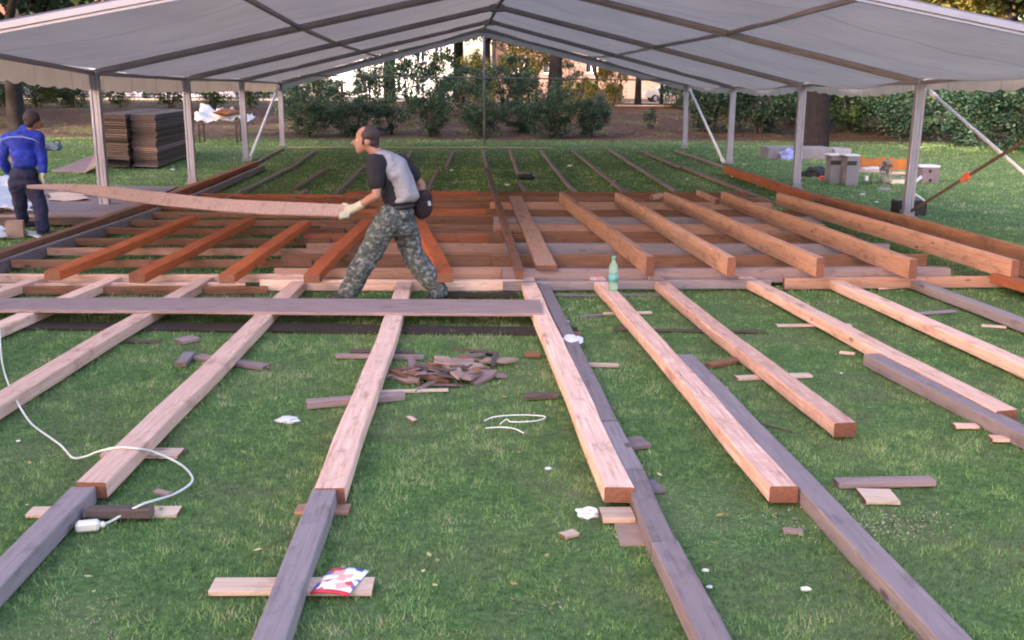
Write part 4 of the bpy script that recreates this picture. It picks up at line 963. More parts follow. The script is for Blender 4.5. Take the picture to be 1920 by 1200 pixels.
for px, Y, wpx, ytop, key, lab in ((1335, 44, 150, 118, 'd1', 'hedge bush directly right of the rear right post'), (1425, 43, 160, 100, 'd2', 'hedge bush left of the thick dark trunk'), (1500, 47, 150, 110, 'd1', 'hedge bush behind the thick dark trunk'), (1600, 44, 180, 115, 'm1', 'greener hedge bush right of the thick dark trunk'),
                                   (1690, 45, 170, 95, 'y1', 'yellow lit hedge bush beside the top of the near right post'), (1700, 42, 170, 140, 'd1', 'hedge bush behind the near right post'), (1800, 38, 190, 150, 'd2', 'very dark hedge bush right of the near right post'), (1905, 35, 220, 120, 'd1', 'very dark hedge bush at the right edge'),
                                   (2010, 32, 240, 110, 'd2', 'dark hedge bush just outside the right edge'), (1830, 46, 220, 80, 'y1', 'yellowish bush above the dark hedge at the right'), (1390, 52, 200, 90, 'm1', 'taller hedge bush behind the right posts'), (1560, 54, 220, 90, 'd1', 'tall hedge bush far behind the thick dark trunk'), (1960, 44, 260, 60, 'm1', 'tall hedge bush at the upper right edge'), (1275, 60, 90, 150, 'd3', 'bush behind the low wall right of the parked white car')):
    k = Y / F; shrub(px, Y, wpx * k, zt_(px, ytop, Y) - TZ(0, Y) + .3, key, lab, gr)

# trees
def limb(bm, p, d, L, r0, lvl, r_):
    pts = [Vector(p)]; dd = Vector(d).normalized(); rr_ = [r0]; n = 5
    for k in range(n):
        dd = (dd + Vector((r_.uniform(-.14, .14), r_.uniform(-.14, .14), .05))).normalized(); pts.append(pts[-1] + dd * L / n); rr_.append(r0 * (1 - .62 * (k + 1) / n))
    tube(bm, pts, rr_, 9 if lvl == 0 else 6)
    if lvl < 2:
        for k in range(3 if lvl == 0 else 2):
            a = r_.uniform(0, 6.28); s = Vector((math.cos(a), math.sin(a), .75)); limb(bm, pts[-1 - k % 2], (dd + s).normalized(), L * .62, rr_[-1 - k % 2] * .85, lvl + 1, r_)
CR = {}
for key, mat, n, k, lf in (('c1', 'leafbig', 9000, 60, .040), ('c2', 'leafyel', 7000, 50, .036), ('c3', 'leafdark', 9000, 60, .040), ('c4', 'leafbig', 13000, 90, .055)):
    CR[key] = foliage('crown_' + key, n, k, lf, 50 + ord(key[1]), .8, .35, .16); CR[key].materials.append(M[mat])
def trunk_mesh(seed, h, r0, lean=0):
    bm = bmesh.new(); r_ = random.Random(seed); tube(bm, [(0, 0, -.3), (0, 0, .1), (.02 * h * lean, 0, h * .4), (.05 * h * lean, 0, h)], [r0 * 1.35, r0 * 1.1, r0 * .92, r0 * .75], 14)
    for k in range(3):
        a = k * 2.1 + r_.uniform(-.4, .4); limb(bm, (.05 * h * lean, 0, h - .1), (math.cos(a), math.sin(a), 1.1), h * .8, r0 * .6, 1, r_)
    me = bpy.data.meshes.new('trunk'); bm.to_mesh(me); bm.free(); me.materials.append(M['bark']); return me
TM = {1: trunk_mesh(1, 4, .30), 2: trunk_mesh(2, 5, .45, .4), 3: trunk_mesh(3, 3.2, .34, .8)}
def tree(X, Y, key, tk, rad, zc, label, group=None, ts=1.0, sq=.8):
    z = TZ(X, Y); o = empty('tree', (X, Y, z), rs.uniform(0, 6.28), label=label, cat='tree', group=group)
    t = bpy.data.objects.new('trunk', TM[tk]); COL.objects.link(t); t.parent = o; t.scale = (ts, ts, ts)
    c_ = bpy.data.objects.new('crown', CR[key]); COL.objects.link(c_); c_.parent = o; c_.scale = (rad, rad, rad * sq); c_.location = (0, 0, zc - rad * sq)
    return o
X = XA(1531, 36.3, 1); tree(X, 36.3, 'c1', 2, 5.5, 11, 'big tree whose thick dark trunk stands behind the long grey slab', None, 1.0)
X = XA(30, 37, 1); tree(X, 37, 'c3', 1, 6.5, 11, 'tree with a dark trunk behind the head of the man in blue', None, 1.0)
X = XA(1040, 62, 1); o = tree(X, 62, 'c2', 3, 5.0, 9.8, 'forked tree right of the tent ridge', None, 1.35)
X = XA(912, 66, 1); tree(X, 66, 'c2', 1, 5.4, 7.6, 'autumn tree with sunlit yellow leaves under the tent ridge', None, 1.0)
X = XA(1196, 74, 1); tree(X, 74, 'c2', 1, 3.2, 7.5, 'slim tree beside the parked white car', None, .8)
for px, Y, rad, zc, lab in ((1005, 82, 3.4, 4.6, 'small yellow tree in front of the left end of the salmon building'), (1118, 84, 2.6, 6.6, 'yellow leafed branches hanging across the window of the salmon building'), (1240, 78, 2.4, 4.4, 'small yellow tree above the parked white car')):
    X = XA(px, Y, 1); tree(X, Y, 'c2', 1, rad, zc, lab, 'small yellowing trees along the street', .5)
gt = 'tall trees closing the view behind the tent'
for px, Y, key, rad, zc, lab in ((-120, 60, 'c3', 7, 9, 'tall dark tree outside the upper left corner'), (90, 66, 'c3', 7, 9.5, 'tall dark tree showing above the tent roof at upper left'), (330, 112, 'c1', 9, 9, 'tall tree beyond the lilac building'), (730, 74, 'c3', 4.6, 6.6, 'dark tree crown in front of the white building'),
                                 (860, 78, 'c3', 5.0, 8, 'dark tree crown left of the tent ridge'), (1330, 75, 'c1', 6, 8, 'tree crown behind the rear right post'), (1480, 66, 'c1', 7, 8, 'tall tree behind the hedge left of the thick trunk'), (1680, 62, 'c2', 7, 8, 'yellowing tree behind the hedge at the right'),
                                 (1880, 56, 'c2', 6.5, 8.5, 'yellow green tree showing above the tent roof at upper right'), (2060, 50, 'c1', 7, 8, 'tall tree outside the right edge'), (1000, 125, 'c1', 12, 13, 'tall tree behind the buildings in the middle'), (600, 125, 'c1', 12, 14, 'tall tree behind the white building'), (1250, 128, 'c3', 12, 13, 'tall tree behind the salmon building'), (1450, 110, 'c3', 12, 10, 'tall tree far behind the right hedge'), (1750, 100, 'c1', 12, 10, 'tall tree far behind the yellowing tree'), (100, 120, 'c1', 12, 10, 'tall tree far behind the left bank')):
    X = XA(px, Y, 2); tree(X, Y, key, 1, rad, zc, lab, gt, 1.4)
gc = 'unseen trees added left of and behind the camera to shade the lawn'  # out-of-view trees added up-sun to keep lawn and tent shaded
for k in range(20):
    if k in (12, 13, 14, 15): continue  # opening left in the added belt so dappled sun reaches the bank
    X, Y = (-31 if k % 2 else -39) + rs.uniform(-1.5, 1.5), -36 + 4.5 * k
    tree(X, Y, 'c1' if k in (11, 12, 13) else 'c4', 2, 8.2, 14 + k % 3, 'unseen tree of a belt added left of and behind the lawn to shade it', gc, 1.5, 1.05)

# street and kerb beyond the bank
def slab(name, x0, x1, y0, y1, z0, z1, mat, **k):
    bm = bmesh.new(); box(bm, ((x0 + x1) / 2, (y0 + y1) / 2, (z0 + z1) / 2), (x1 - x0, y1 - y0, z1 - z0)); return bmo(name, bm, [mat], **k)
slab('pavement', -70, 90, 79, 83, .5, .80, 'stone', kind='structure')
slab('street', -70, 90, 83, 97, .5, .757, 'asphalt', kind='structure')
x0, x1 = XA(1155, 60, .8), XA(1292, 60, .8)
lw = empty('low_wall', ((x0 + x1) / 2, 60, .7), label='low brown brick wall on top of the bank by the rear right post', cat='wall')
slab('wall_body', x0, x1, 60, 60.3, .5, .92, 'brick', parent=lw); slab('coping', x0 - .03, x1 + .03, 59.96, 60.34, .92, .98, 'stone', parent=lw)
# low grey garden wall
x0, x1 = XA(1048, 76, 1), XA(1165, 76, 1)
gw = empty('garden_wall', ((x0 + x1) / 2, 76, .7), label='grey mauve garden wall below the salmon building', cat='wall')
slab('wall_body', x0, x1, 76, 76.3, .5, 1.75, 'greywall', parent=gw); slab('coping', x0 - .05, x1 + .05, 75.95, 76.35, 1.75, 1.82, 'stone', parent=gw)

def building(name, x0, x1, Y, dep, zt, wall, label, wins, doors=(), roof='roofred', eave=True):
    """x0..x1 and the openings are given across the photo at distance Y; window = (px0, py0, px1, py1)"""
    X0, X1 = XA(x0, Y, 2), XA(x1, Y, 2); o = empty(name, ((X0 + X1) / 2, Y + dep / 2, .75), label=label, cat='building')
    rc = [(P(a, d, Y).x, P(a, d, Y).z, P(c2, b2, Y).x, P(c2, b2, Y).z) for a, b2, c2, d in list(wins) + list(doors)]
    bm = bmesh.new()                                  # front wall as a sheet of cells with real openings, 0.3 deep
    xs = sorted({X0, X1} | {r[0] for r in rc} | {r[2] for r in rc}); zs = sorted({.3, zt} | {max(.3, r[1]) for r in rc} | {r[3] for r in rc})
    for i in range(len(xs) - 1):
        for k in range(len(zs) - 1):
            cx, cz = (xs[i] + xs[i + 1]) / 2, (zs[k] + zs[k + 1]) / 2
            if any(r[0] < cx < r[2] and r[1] < cz < r[3] for r in rc): continue
            v = [bm.verts.new((xx, Y, zz)) for xx, zz in ((xs[i], zs[k]), (xs[i + 1], zs[k]), (xs[i + 1], zs[k + 1]), (xs[i], zs[k + 1]))]; bm.faces.new(v)
    for r in rc:
        for (ax, az, bx_, bz) in ((r[0], r[1], r[2], r[1]), (r[2], r[1], r[2], r[3]), (r[2], r[3], r[0], r[3]), (r[0], r[3], r[0], r[1])):
            v = [bm.verts.new(q) for q in ((ax, Y, az), (bx_, Y, bz), (bx_, Y + .3, bz), (ax, Y + .3, az))]; bm.faces.new(v)
    for q in (((X0, Y), (X0, Y + dep)), ((X0, Y + dep), (X1, Y + dep)), ((X1, Y + dep), (X1, Y))):
        v = [bm.verts.new(t) for t in ((*q[0], .3), (*q[1], .3), (*q[1], zt), (*q[0], zt))]; bm.faces.new(v)
    bmo('wall', bm, [wall], o)
    bm = bmesh.new(); e = .5; b4 = [bm.verts.new(t) for t in ((X0 - e, Y - e, zt), (X1 + e, Y - e, zt), (X1 + e, Y + dep + e, zt), (X0 - e, Y + dep + e, zt))]
    rg = [bm.verts.new(t) for t in ((X0 + dep * .3, Y + dep / 2, zt + dep * .35), (X1 - dep * .3, Y + dep / 2, zt + dep * .35))]
    for f in ((b4[0], b4[1], rg[1], rg[0]), (b4[1], b4[2], rg[1]), (b4[2], b4[3], rg[0], rg[1]), (b4[3], b4[0], rg[0]), tuple(b4[::-1])): bm.faces.new(f)
    bmo('roof', bm, [roof], o)
    for i, r in enumerate(rc):
        isd = i >= len(wins); cx, cz, w_, h_ = (r[0] + r[2]) / 2, (r[1] + r[3]) / 2, r[2] - r[0], r[3] - r[1]
        bm = bmesh.new(); t = .09
        for s in (-1, 1): box(bm, (cx + s * (w_ / 2 - t / 2), Y + .15, cz), (t, .08, h_)); box(bm, (cx, Y + .148, cz + s * (h_ / 2 - t / 2)), (w_ - 2 * t, .08, t))
        if not isd: box(bm, (cx, Y + .146, cz), (.13, .07, h_ - 2 * t)); box(bm, (cx, Y + .15, cz + h_ * .2), (w_ - 2 * t, .06, .05))
        wf = bmo('door' if isd else 'window', bm, ['white'], o)
        bm = bmesh.new(); box(bm, (cx, Y + .22, cz), (w_ - .01, .03, h_ - .01)); bmo('leaf' if isd else 'pane', bm, ['bluedoor' if isd else 'glasswin'], wf)
        if not isd: bm = bmesh.new(); box(bm, (cx, Y - .03, r[1] - .05), (w_ + .2, .2, .08)); bmo('sill', bm, ['stone'], wf)
    return o
building('white_building', 470, 850, 104, 12, 12, 'whitewall', 'bright white building behind the bushes left of the tent ridge', [(x, y, x + 17, y + 28) for y in (88, 148) for x in (575, 628, 680, 735, 780, 815)])
building('salmon_building', 930, 1300, 108, 12, 12, 'salmon', 'salmon coloured building with white framed windows right of the tent ridge', [(1098, 103, 1122, 137), (1124, 103, 1147, 137), (960, 104, 984, 138), (1018, 104, 1042, 138), (1185, 103, 1208, 137), (1240, 103, 1262, 137), (960, 155, 984, 180), (1240, 150, 1262, 178), (1098, 45, 1147, 75)])
building('lilac_building', 130, 440, 98, 10, 7, 'lilacwall', 'pale lilac building with a blue door above the panel stacks', [(x, 135, x + 22, 165) for x in (165, 215, 330, 380)], [(266, 150, 292, 186)])
building('white_house', -120, 22, 94, 10, 7, 'whitewall', 'small white building at the left edge behind the bank', [(-60, 140, -38, 165)])

# parked car, bicycle, walker on the street
Yc2 = 80.9; cx0, cx1 = XA(1207, 86, 1.4), XA(1284, 86, 1.4); Lc = 4.2; cx = (cx0 + cx1) / 2 + .4
car = empty('parked_car', (cx, 86, .757), label='parked white car on the street right of the slim tree', cat='car')
bm = bmesh.new(); pr = [(-2.1, .35), (-2.1, .75), (-1.95, .88), (-1.15, .95), (-.55, 1.42), (.95, 1.45), (1.75, .98), (2.05, .9), (2.1, .4)]
for s in (-.82, .82): pass
fa = [bm.verts.new((cx + x, 86 - .82, .757 + z)) for x, z in pr]; fb = [bm.verts.new((cx + x, 86 + .82, .757 + z)) for x, z in pr]
bm.faces.new(fa); bm.faces.new(fb[::-1])
for k in range(len(pr)): bm.faces.new((fa[k], fb[k], fb[(k + 1) % len(pr)], fa[(k + 1) % len(pr)]))
bmesh.ops.bevel(bm, geom=list(bm.edges), offset=.06, segments=2, affect='EDGES'); bmo('body', bm, ['carw'], car, smooth=False)
for a_, b_ in ((-.98, .12), (.2, 1.3)):
    bm = bmesh.new(); v = [bm.verts.new((cx + x, 86 - .835, .757 + z)) for x, z in ((a_ + .0, .98), (b_, .98), (b_ - .06 if b_ < 1 else .92, 1.36), (a_ + (.45 if a_ < 0 else 0), 1.36))]; bm.faces.new(v); bmo('side_window', bm, ['glasswin'], car)
for x in (-1.3, 1.3):
    for y in (-.80, .80):
        bm = bmesh.new(); tube(bm, [(cx + x, 86 + y - .1, .757 + .31), (cx + x, 86 + y + .1, .757 + .31)], .31, 20); wh = bmo('wheel', bm, ['black'], car)
        bm = bmesh.new(); tube(bm, [(cx + x, 86 + y - .115, .757 + .31), (cx + x, 86 + y + .115, .757 + .31)], .17, 16); bmo('rim', bm, ['alu'], wh)
bx0 = XA(1250, 80, 1.1); bk = empty('bicycle', (bx0, 80.3, .80), label='white bicycle parked on the pavement in front of the white car', cat='bicycle')
for x in (-.5, .5):
    bm = bmesh.new(); tube(bm, [(bx0 + x + .33 * math.cos(k * math.pi / 10), 80.3, .80 + .34 + .33 * math.sin(k * math.pi / 10)) for k in range(21)], .02, 6); bmo('wheel', bm, ['carw'], bk)
bm = bmesh.new(); q = lambda x, z: (bx0 + x, 80.3, .80 + z)
for a_, b_ in (((-.5, .34), (-.15, .85)), ((-.15, .85), (.38, .85)), ((-.15, .85), (.05, .34)), ((.05, .34), (.38, .85)), ((-.5, .34), (.05, .34)), ((.5, .34), (.36, 1.0))): tube(bm, [q(*a_), q(*b_)], .022, 6)
bmo('frame', bm, ['whitemetal'], bk)
bm = bmesh.new(); box(bm, q(-.17, .93), (.26, .14, .06), bev=.02); bmo('saddle', bm, ['black'], bk)
bm = bmesh.new(); tube(bm, [(bx0 + .36, 80.05, 1.82), (bx0 + .33, 80.3, 1.84), (bx0 + .36, 80.55, 1.82)], .016, 6); bmo('handlebar', bm, ['black'], bk)

# ================================================================ PEOPLE
def cone(bm, p, r0, q, r1, n=16):
    p, q = Vector(p), Vector(q); d = q - p; L = d.length
    if L < 1e-5: return
    a, b2, e = frame_from(d); m = 5; rings = []
    for i in range(m): th = math.pi / 2 * i / m; rings.append((-r0 * math.cos(th), r0 * math.sin(th)))
    rings = rings[1:] + [(0, r0), (L, r1)] + [(L + r1 * math.sin(math.pi / 2 * i / m), r1 * math.cos(math.pi / 2 * i / m)) for i in range(1, m)]
    vs = [[bm.verts.new(p + e * t + (a * math.cos(2 * math.pi * k / n) + b2 * math.sin(2 * math.pi * k / n)) * r) for k in range(n)] for t, r in rings]
    c0, c1 = bm.verts.new(p - e * r0), bm.verts.new(p + e * (L + r1))
    for i in range(len(vs) - 1):
        for k in range(n): bm.faces.new((vs[i][k], vs[i][(k + 1) % n], vs[i + 1][(k + 1) % n], vs[i + 1][k]))
    for k in range(n): bm.faces.new((c0, vs[0][(k + 1) % n], vs[0][k])); bm.faces.new((c1, vs[-1][k], vs[-1][(k + 1) % n]))
def ell(bm, p, s, rot=None):
    r = bmesh.ops.create_icosphere(bm, subdivisions=3, radius=1)
    mt = Matrix.Translation(Vector(p)) @ (rot.to_4x4() if rot is not None else Matrix.Identity(4)) @ Matrix.Diagonal((*s, 1))
    bmesh.ops.transform(bm, matrix=mt, verts=r['verts'])
def chain(bm, pts):
    for (p, r0), (q, r1) in zip(pts, pts[1:]): cone(bm, p, r0, q, r1)
WR = bpy.data.textures.new('cloth_folds', 'CLOUDS'); WR.noise_scale = .13; WR.noise_depth = 3
def solid(name, bm, mat, parent, vox=.012, sm=4, **k):
    o = bmo(name, bm, [mat], parent, **k)
    a = o.modifiers.new('remesh', 'REMESH'); a.mode = 'VOXEL'; a.voxel_size = vox; a.use_smooth_shade = True
    b2 = o.modifiers.new('smooth', 'SMOOTH'); b2.iterations = sm; b2.factor = .5
    if name in ('vest', 't_shirt', 'trousers', 'jacket', 'tool_pouch', 'hair'):
        d = o.modifiers.new('folds', 'DISPLACE'); d.texture = WR; d.strength = {'trousers': .055, 'jacket': .06, 'vest': .045, 'hair': .024}.get(name, .03); d.mid_level = .40; d.texture_coords = 'LOCAL'
    return o
RY = lambda a: Matrix.Rotation(R(a), 3, 'Y')
RZ = lambda a: Matrix.Rotation(R(a), 3, 'Z')
# ---- the man carrying the plank, walking left, seen from his left side
WY = 9.95
def w_(px, py, dy=0): return P(px, py, WY + dy)
worker = empty('person', w_(735, 560), label='balding man in grey vest and camouflage trousers striding left, carrying one end of a plank', cat='person')
HD = w_(686, 262, 0)
nk0, ch, md, pv = w_(716, 296), w_(728, 312), w_(744, 350), w_(746, 396)
sN, eN, wN = w_(704, 306, -.19), w_(706, 366, -.25), w_(668, 389, -.13)        # near arm
sF, eF, wF = w_(752, 306, .19), w_(790, 346, .26), w_(790, 388, .22)          # far arm, swung back
hN, kN, aN, tN = w_(730, 408, -.09), w_(690, 478, -.10), w_(652, 549, -.10), w_(622, 561, -.10)
hF, kF, aF, tF = w_(752, 408, .09), w_(774, 478, .09), w_(822, 545, .08), w_(800, 566, .08)
bm = bmesh.new()
ell(bm, HD + Vector((.01, 0, .015)), (.105, .078, .112), RY(-12))                 # skull
ell(bm, HD + Vector((-.045, 0, -.055)), (.062, .056, .072), RY(-8))               # face and jaw
cone(bm, HD + Vector((-.088, 0, .0)), .012, HD + Vector((-.124, 0, -.034)), .016)  # nose
cone(bm, HD + Vector((-.078, -.032, .022)), .012, HD + Vector((-.078, .032, .022)), .012)   # brow
cone(bm, HD + Vector((-.092, -.014, -.072)), .010, HD + Vector((-.092, .014, -.072)), .010)  # lips
ell(bm, HD + Vector((-.070, 0, -.108)), (.030, .030, .024))                       # chin
for s in (-1, 1): ell(bm, HD + Vector((.018, s * .080, -.018)), (.022, .010, .034), RY(-15))   # ears
chain(bm, [(HD + Vector((.035, 0, -.06)), .058), (nk0, .064), (ch + Vector((0, 0, .02)), .09)])
for t in range(6):
    q = t / 5; p = lerp(ch, md, q); ell(bm, p, (.115 - .015 * q, .17 - .02 * q, .09), RY(18))
ell(bm, pv + Vector((0, 0, .03)), (.12, .155, .12)); ell(bm, lerp(md, pv, .5), (.11, .145, .11), RY(10))
for s_, e_, wr in ((sN, eN, wN), (sF, eF, wF)):
    chain(bm, [(ch, .07), (s_, .062), (lerp(s_, e_, .5), .052), (e_, .041), (lerp(e_, wr, .35), .042), (wr, .028)])
for h_, k_, a_, t_ in ((hN, kN, aN, tN), (hF, kF, aF, tF)):
    chain(bm, [(pv, .08), (h_, .085), (lerp(h_, k_, .5), .072), (k_, .055), (lerp(k_, a_, .35), .056), (a_, .038)])
# far hand, five fingers, relaxed
dF = (wF - eF).normalized(); ell(bm, wF + dF * .045, (.022, .040, .048)); 
for i, (o2, l2) in enumerate(((-.03, .065), (-.01, .075), (.01, .07), (.028, .055))):
    b0_ = wF + dF * .08 + Vector((0, o2, 0)); chain(bm, [(b0_, .010), (b0_ + Vector((-.012, 0, -l2 * .5)), .009), (b0_ + Vector((-.034, 0, -l2 * .85)), .008)])
chain(bm, [(wF + dF * .03 + Vector((0, -.035, 0)), .012), (wF + dF * .06 + Vector((-.03, -.05, 0)), .010), (wF + dF * .085 + Vector((-.045, -.045, 0)), .009)])
solid('body', bm, 'skin', worker, .009, 2)
# eyes
for s in (-1, 1):
    bm = bmesh.new(); ell(bm, HD + Vector((-.080, s * .030, .002)), (.010, .012, .007)); eye = bmo('eye', bm, ['white'], worker, smooth=True)
    bm = bmesh.new(); ell(bm, HD + Vector((-.087, s * .031, .002)), (.005, .007, .006)); bmo('iris', bm, ['black'], eye, smooth=True)
# hair: bald forehead, dark at the sides and down the nape
bm = bmesh.new()
ell(bm, HD + Vector((.045, 0, .040)), (.090, .083, .094), RY(-20)); ell(bm, HD + Vector((.064, 0, -.015)), (.060, .074, .082)); ell(bm, HD + Vector((.078, 0, -.085)), (.048, .056, .066)); ell(bm, HD + Vector((.040, 0, .088)), (.072, .064, .036)); chain(bm, [(HD + Vector((.07, 0, -.05)), .055), (HD + Vector((.085, 0, -.12)), .042)])
for s in (-1, 1): ell(bm, HD + Vector((.020, s * .064, .045)), (.062, .028, .058), RY(-20)); ell(bm, HD + Vector((-.022, s * .066, -.01)), (.012, .014, .035))
solid('hair', bm, 'hair', worker, .009, 1)
# black T-shirt: sleeves and body under the vest
bm = bmesh.new()
for s_, e_ in ((sN, eN), (sF, eF)): chain(bm, [(lerp(ch, s_, .4), .10), (s_, .088), (lerp(s_, e_, .35), .082), (lerp(s_, e_, .60), .076)])
chain(bm, [(nk0 + Vector((.0, 0, -.01)), .080), (ch, .10)])
for t in range(6):
    q = t / 5; p = lerp(ch, lerp(md, pv, .5), q); ell(bm, p + Vector((-.012, 0, 0)), (.135, .185 - .01 * q, .10), RY(16))
solid('t_shirt', bm, 'shirt', worker, .011, 3)
# grey vest, open at the arms, hem a little flared
bm = bmesh.new(); bk = Vector((.030, 0, 0))
ell(bm, w_(722, 296) + bk * .3, (.130, .145, .06), RY(20))
for t in range(8):
    q = t / 7; p = lerp(w_(738, 308), w_(757, 362), q); ell(bm, p, (.140 + .012 * q, .195 + .004 * q, .085), RY(20 - 8 * q))
ell(bm, w_(754, 372), (.150, .192, .050), RY(-14))
chain(bm, [(w_(726, 300, -.12), .060), (w_(738, 330, -.16), .055)])
solid('vest', bm, 'vest', worker, .011, 3)
bm = bmesh.new(); ell(bm, w_(750, 386), (.150, .186, .045), RY(-6)); solid('belt', bm, 'black', worker, .010, 1)
# camouflage trousers, loose
bm = bmesh.new(); ell(bm, w_(748, 400), (.142, .178, .10)); ell(bm, w_(752, 425), (.150, .170, .10))
chain(bm, [(hN + Vector((.01, 0, 0)), .132), (lerp(hN, kN, .5), .122), (kN, .106), (lerp(kN, aN, .35), .106), (lerp(kN, aN, .8), .096), (aN, .092)])
chain(bm, [(hF, .132), (lerp(hF, kF, .5), .122), (kF, .104), (lerp(kF, aF, .35), .104), (lerp(kF, aF, .8), .092), (aF, .088)])
solid('trousers', bm, 'camo', worker, .012, 3)
for a_, t_ in ((aN, tN), (aF, tF)):
    bm = bmesh.new(); d = (t_ - a_); h_ = a_ + Vector((.035, 0, -.035))
    chain(bm, [(a_ + Vector((0, 0, .03)), .055), (a_ + Vector((.01, 0, -.03)), .052)]); chain(bm, [(h_, .045), (lerp(a_, t_, .6) + Vector((0, 0, -.01)), .046), (t_, .038)])
    solid('boot', bm, 'boot', worker, .010, 2)
# glove holding the plank from underneath, thumb on top
bm = bmesh.new(); gp = w_(652, 394, -.11)
chain(bm, [(lerp(eN, wN, .72), .040), (wN, .040), (lerp(wN, gp, .6), .043)]); ell(bm, gp + Vector((.02, 0, .0)), (.060, .040, .034), RY(20))
for i in range(4):
    x = .035 - .024 * i; b0_ = gp + Vector((x - .02, -.035, -.01 - .004 * i)); chain(bm, [(b0_, .014), (b0_ + Vector((-.012, .0, -.045)), .013), (b0_ + Vector((-.016, .045, -.062)), .012)])
chain(bm, [(gp + Vector((.03, -.02, .03)), .016), (gp + Vector((-.01, -.01, .055)), .014), (gp + Vector((-.045, .015, .058)), .012)])
solid('glove', bm, 'glove', worker, .008, 1)
# dark tool pouch at the back of the hip
bm = bmesh.new(); ell(bm, w_(792, 386, .12), (.095, .085, .13), RY(8)); ell(bm, w_(794, 368, .12), (.085, .08, .06)); po = solid('tool_pouch', bm, 'pouch', worker, .011, 3)
bm = bmesh.new(); bar(bm, w_(804, 377, .05), w_(806, 386, .05), .03, .012, 0, .003); bmo('buckle', bm, ['alu'], po)

# carried plank: one end in the glove, far end beside the man in blue
PT = [(50, 347, 350), (90, 345, 353), (130, 345, 357), (175, 347, 366), (230, 352, 375), (300, 360, 384), (360, 367, 390), (420, 373, 396), (500, 377, 401), (580, 380, 403), (662, 384, 405)]
bm = bmesh.new(); rows = []
for px, yt, yb in PT:
    t = (px - 50) / 612; Y = 14.0 + (9.84 - 14.0) * t; a_, b_ = P(px, yt, Y + .10), P(px, yb, Y)
    nrm = (b_ - a_).cross(Vector((1, 0, 0))).normalized() * .022
    if nrm.y < 0: nrm = -nrm
    rows.append([bm.verts.new(v) for v in (a_, b_, b_ + nrm, a_ + nrm)])
for r0, r1 in zip(rows, rows[1:]):
    for k in range(4): bm.faces.new((r0[k], r1[k], r1[(k + 1) % 4], r0[(k + 1) % 4]))
bm.faces.new(rows[0]); bm.faces.new(rows[-1][::-1])
bmo('carried_plank', bm, ['plank'], smooth=False, label='long thin plank carried by the walking man towards the man in blue', cat='plank')

# ---- the man in blue, seen from behind and his right side
BY = 14.5
def b_(px, py, dy=0): return P(px, py, BY + dy)
blue = empty('person', b_(60, 438), label='man in bright blue jacket and dark trousers with his back turned, at the left edge', cat='person')
hb = b_(62, 226)
bm = bmesh.new(); ell(bm, hb + Vector((0, 0, .01)), (.095, .085, .115), RY(12)); ell(bm, hb + Vector((.045, .03, -.05)), (.055, .055, .065)); cone(bm, hb + Vector((.088, .045, -.02)), .012, hb + Vector((.112, .055, -.045)), .014)
for s in (-1, 1): ell(bm, hb + Vector((.01, s * .085, -.01)), (.02, .012, .032))
ell(bm, hb + Vector((.06, .03, -.095)), (.028, .028, .022))
chain(bm, [(hb + Vector((-.02, 0, -.07)), .058), (b_(50, 246), .062), (b_(44, 262), .08)])
bc, bw, bp = b_(40, 262), b_(42, 300), b_(46, 328)
for t in range(5): ell(bm, lerp(bc, bw, t / 4), (.165, .11, .09))
ell(bm, bp, (.15, .12, .12))
sR, eR, wR = b_(70, 258, .0), b_(79, 293, .02), b_(80, 322, -.02); sL, eL, wL = b_(14, 262, .05), b_(4, 300, .15), b_(16, 322, .28)
for s_, e_, wr in ((sR, eR, wR), (sL, eL, wL)): chain(bm, [(bc, .07), (s_, .06), (lerp(s_, e_, .5), .052), (e_, .042), (wr, .028)])
hR, kR, aR = b_(58, 342, .05), b_(75, 385, .02), b_(80, 430, .0); hL, kL, aL = b_(34, 342, -.02), b_(38, 382, .1), b_(42, 412, .32)
for h_, k_, a_ in ((hR, kR, aR), (hL, kL, aL)): chain(bm, [(bp, .09), (h_, .085), (k_, .056), (lerp(k_, a_, .35), .056), (a_, .04)])
ell(bm, wR + Vector((.005, 0, -.05)), (.024, .036, .045))
for i, (o2, l2) in enumerate(((-.028, .06), (-.009, .07), (.01, .066), (.027, .05))):
    p0 = wR + Vector((.005, o2, -.085)); chain(bm, [(p0, .010), (p0 + Vector((.008, 0, -l2 * .5)), .009), (p0 + Vector((-.008, 0, -l2)), .008)])
chain(bm, [(wR + Vector((.01, -.035, -.03)), .012), (wR + Vector((.035, -.045, -.065)), .010), (wR + Vector((.035, -.035, -.09)), .009)])
solid('body', bm, 'darkskin', blue, .011, 2)
bm = bmesh.new(); ell(bm, hb + Vector((-.012, -.012, .035)), (.108, .098, .105), RY(12)); ell(bm, hb + Vector((-.035, -.02, -.03)), (.070, .078, .07)); solid('hair', bm, 'hair', blue, .010, 1)
bm = bmesh.new()
for t in range(7): q = t / 6; ell(bm, lerp(bc, b_(46, 306), q), (.172 - .015 * q, .14, .09))
ell(bm, b_(43, 252), (.15, .12, .06)); chain(bm, [(b_(47, 246), .082), (b_(45, 254), .09)])
for s_, e_, wr in ((sR, eR, wR), (sL, eL, wL)): chain(bm, [(lerp(bc, s_, .6), .11), (s_, .088), (lerp(s_, e_, .5), .072), (e_, .064), (lerp(e_, wr, .85), .052)])
jk = solid('jacket', bm, 'jacket', blue, .012, 3)
bm = bmesh.new(); tube(bm, [b_(2, 262, -.13), b_(18, 257, -.175), b_(40, 256, -.18), b_(62, 261, -.16), b_(74, 268, -.12)], .010, 6); bmo('piping', bm, ['jacketpale'], jk)
bm = bmesh.new(); ell(bm, b_(45, 328), (.185, .16, .13)); ell(bm, b_(48, 342), (.18, .15, .10))
for h_, k_, a_ in ((hR, kR, aR), (hL, kL, aL)): chain(bm, [(h_, .125), (lerp(h_, k_, .5), .108), (k_, .088), (lerp(k_, a_, .5), .082), (a_, .074)])
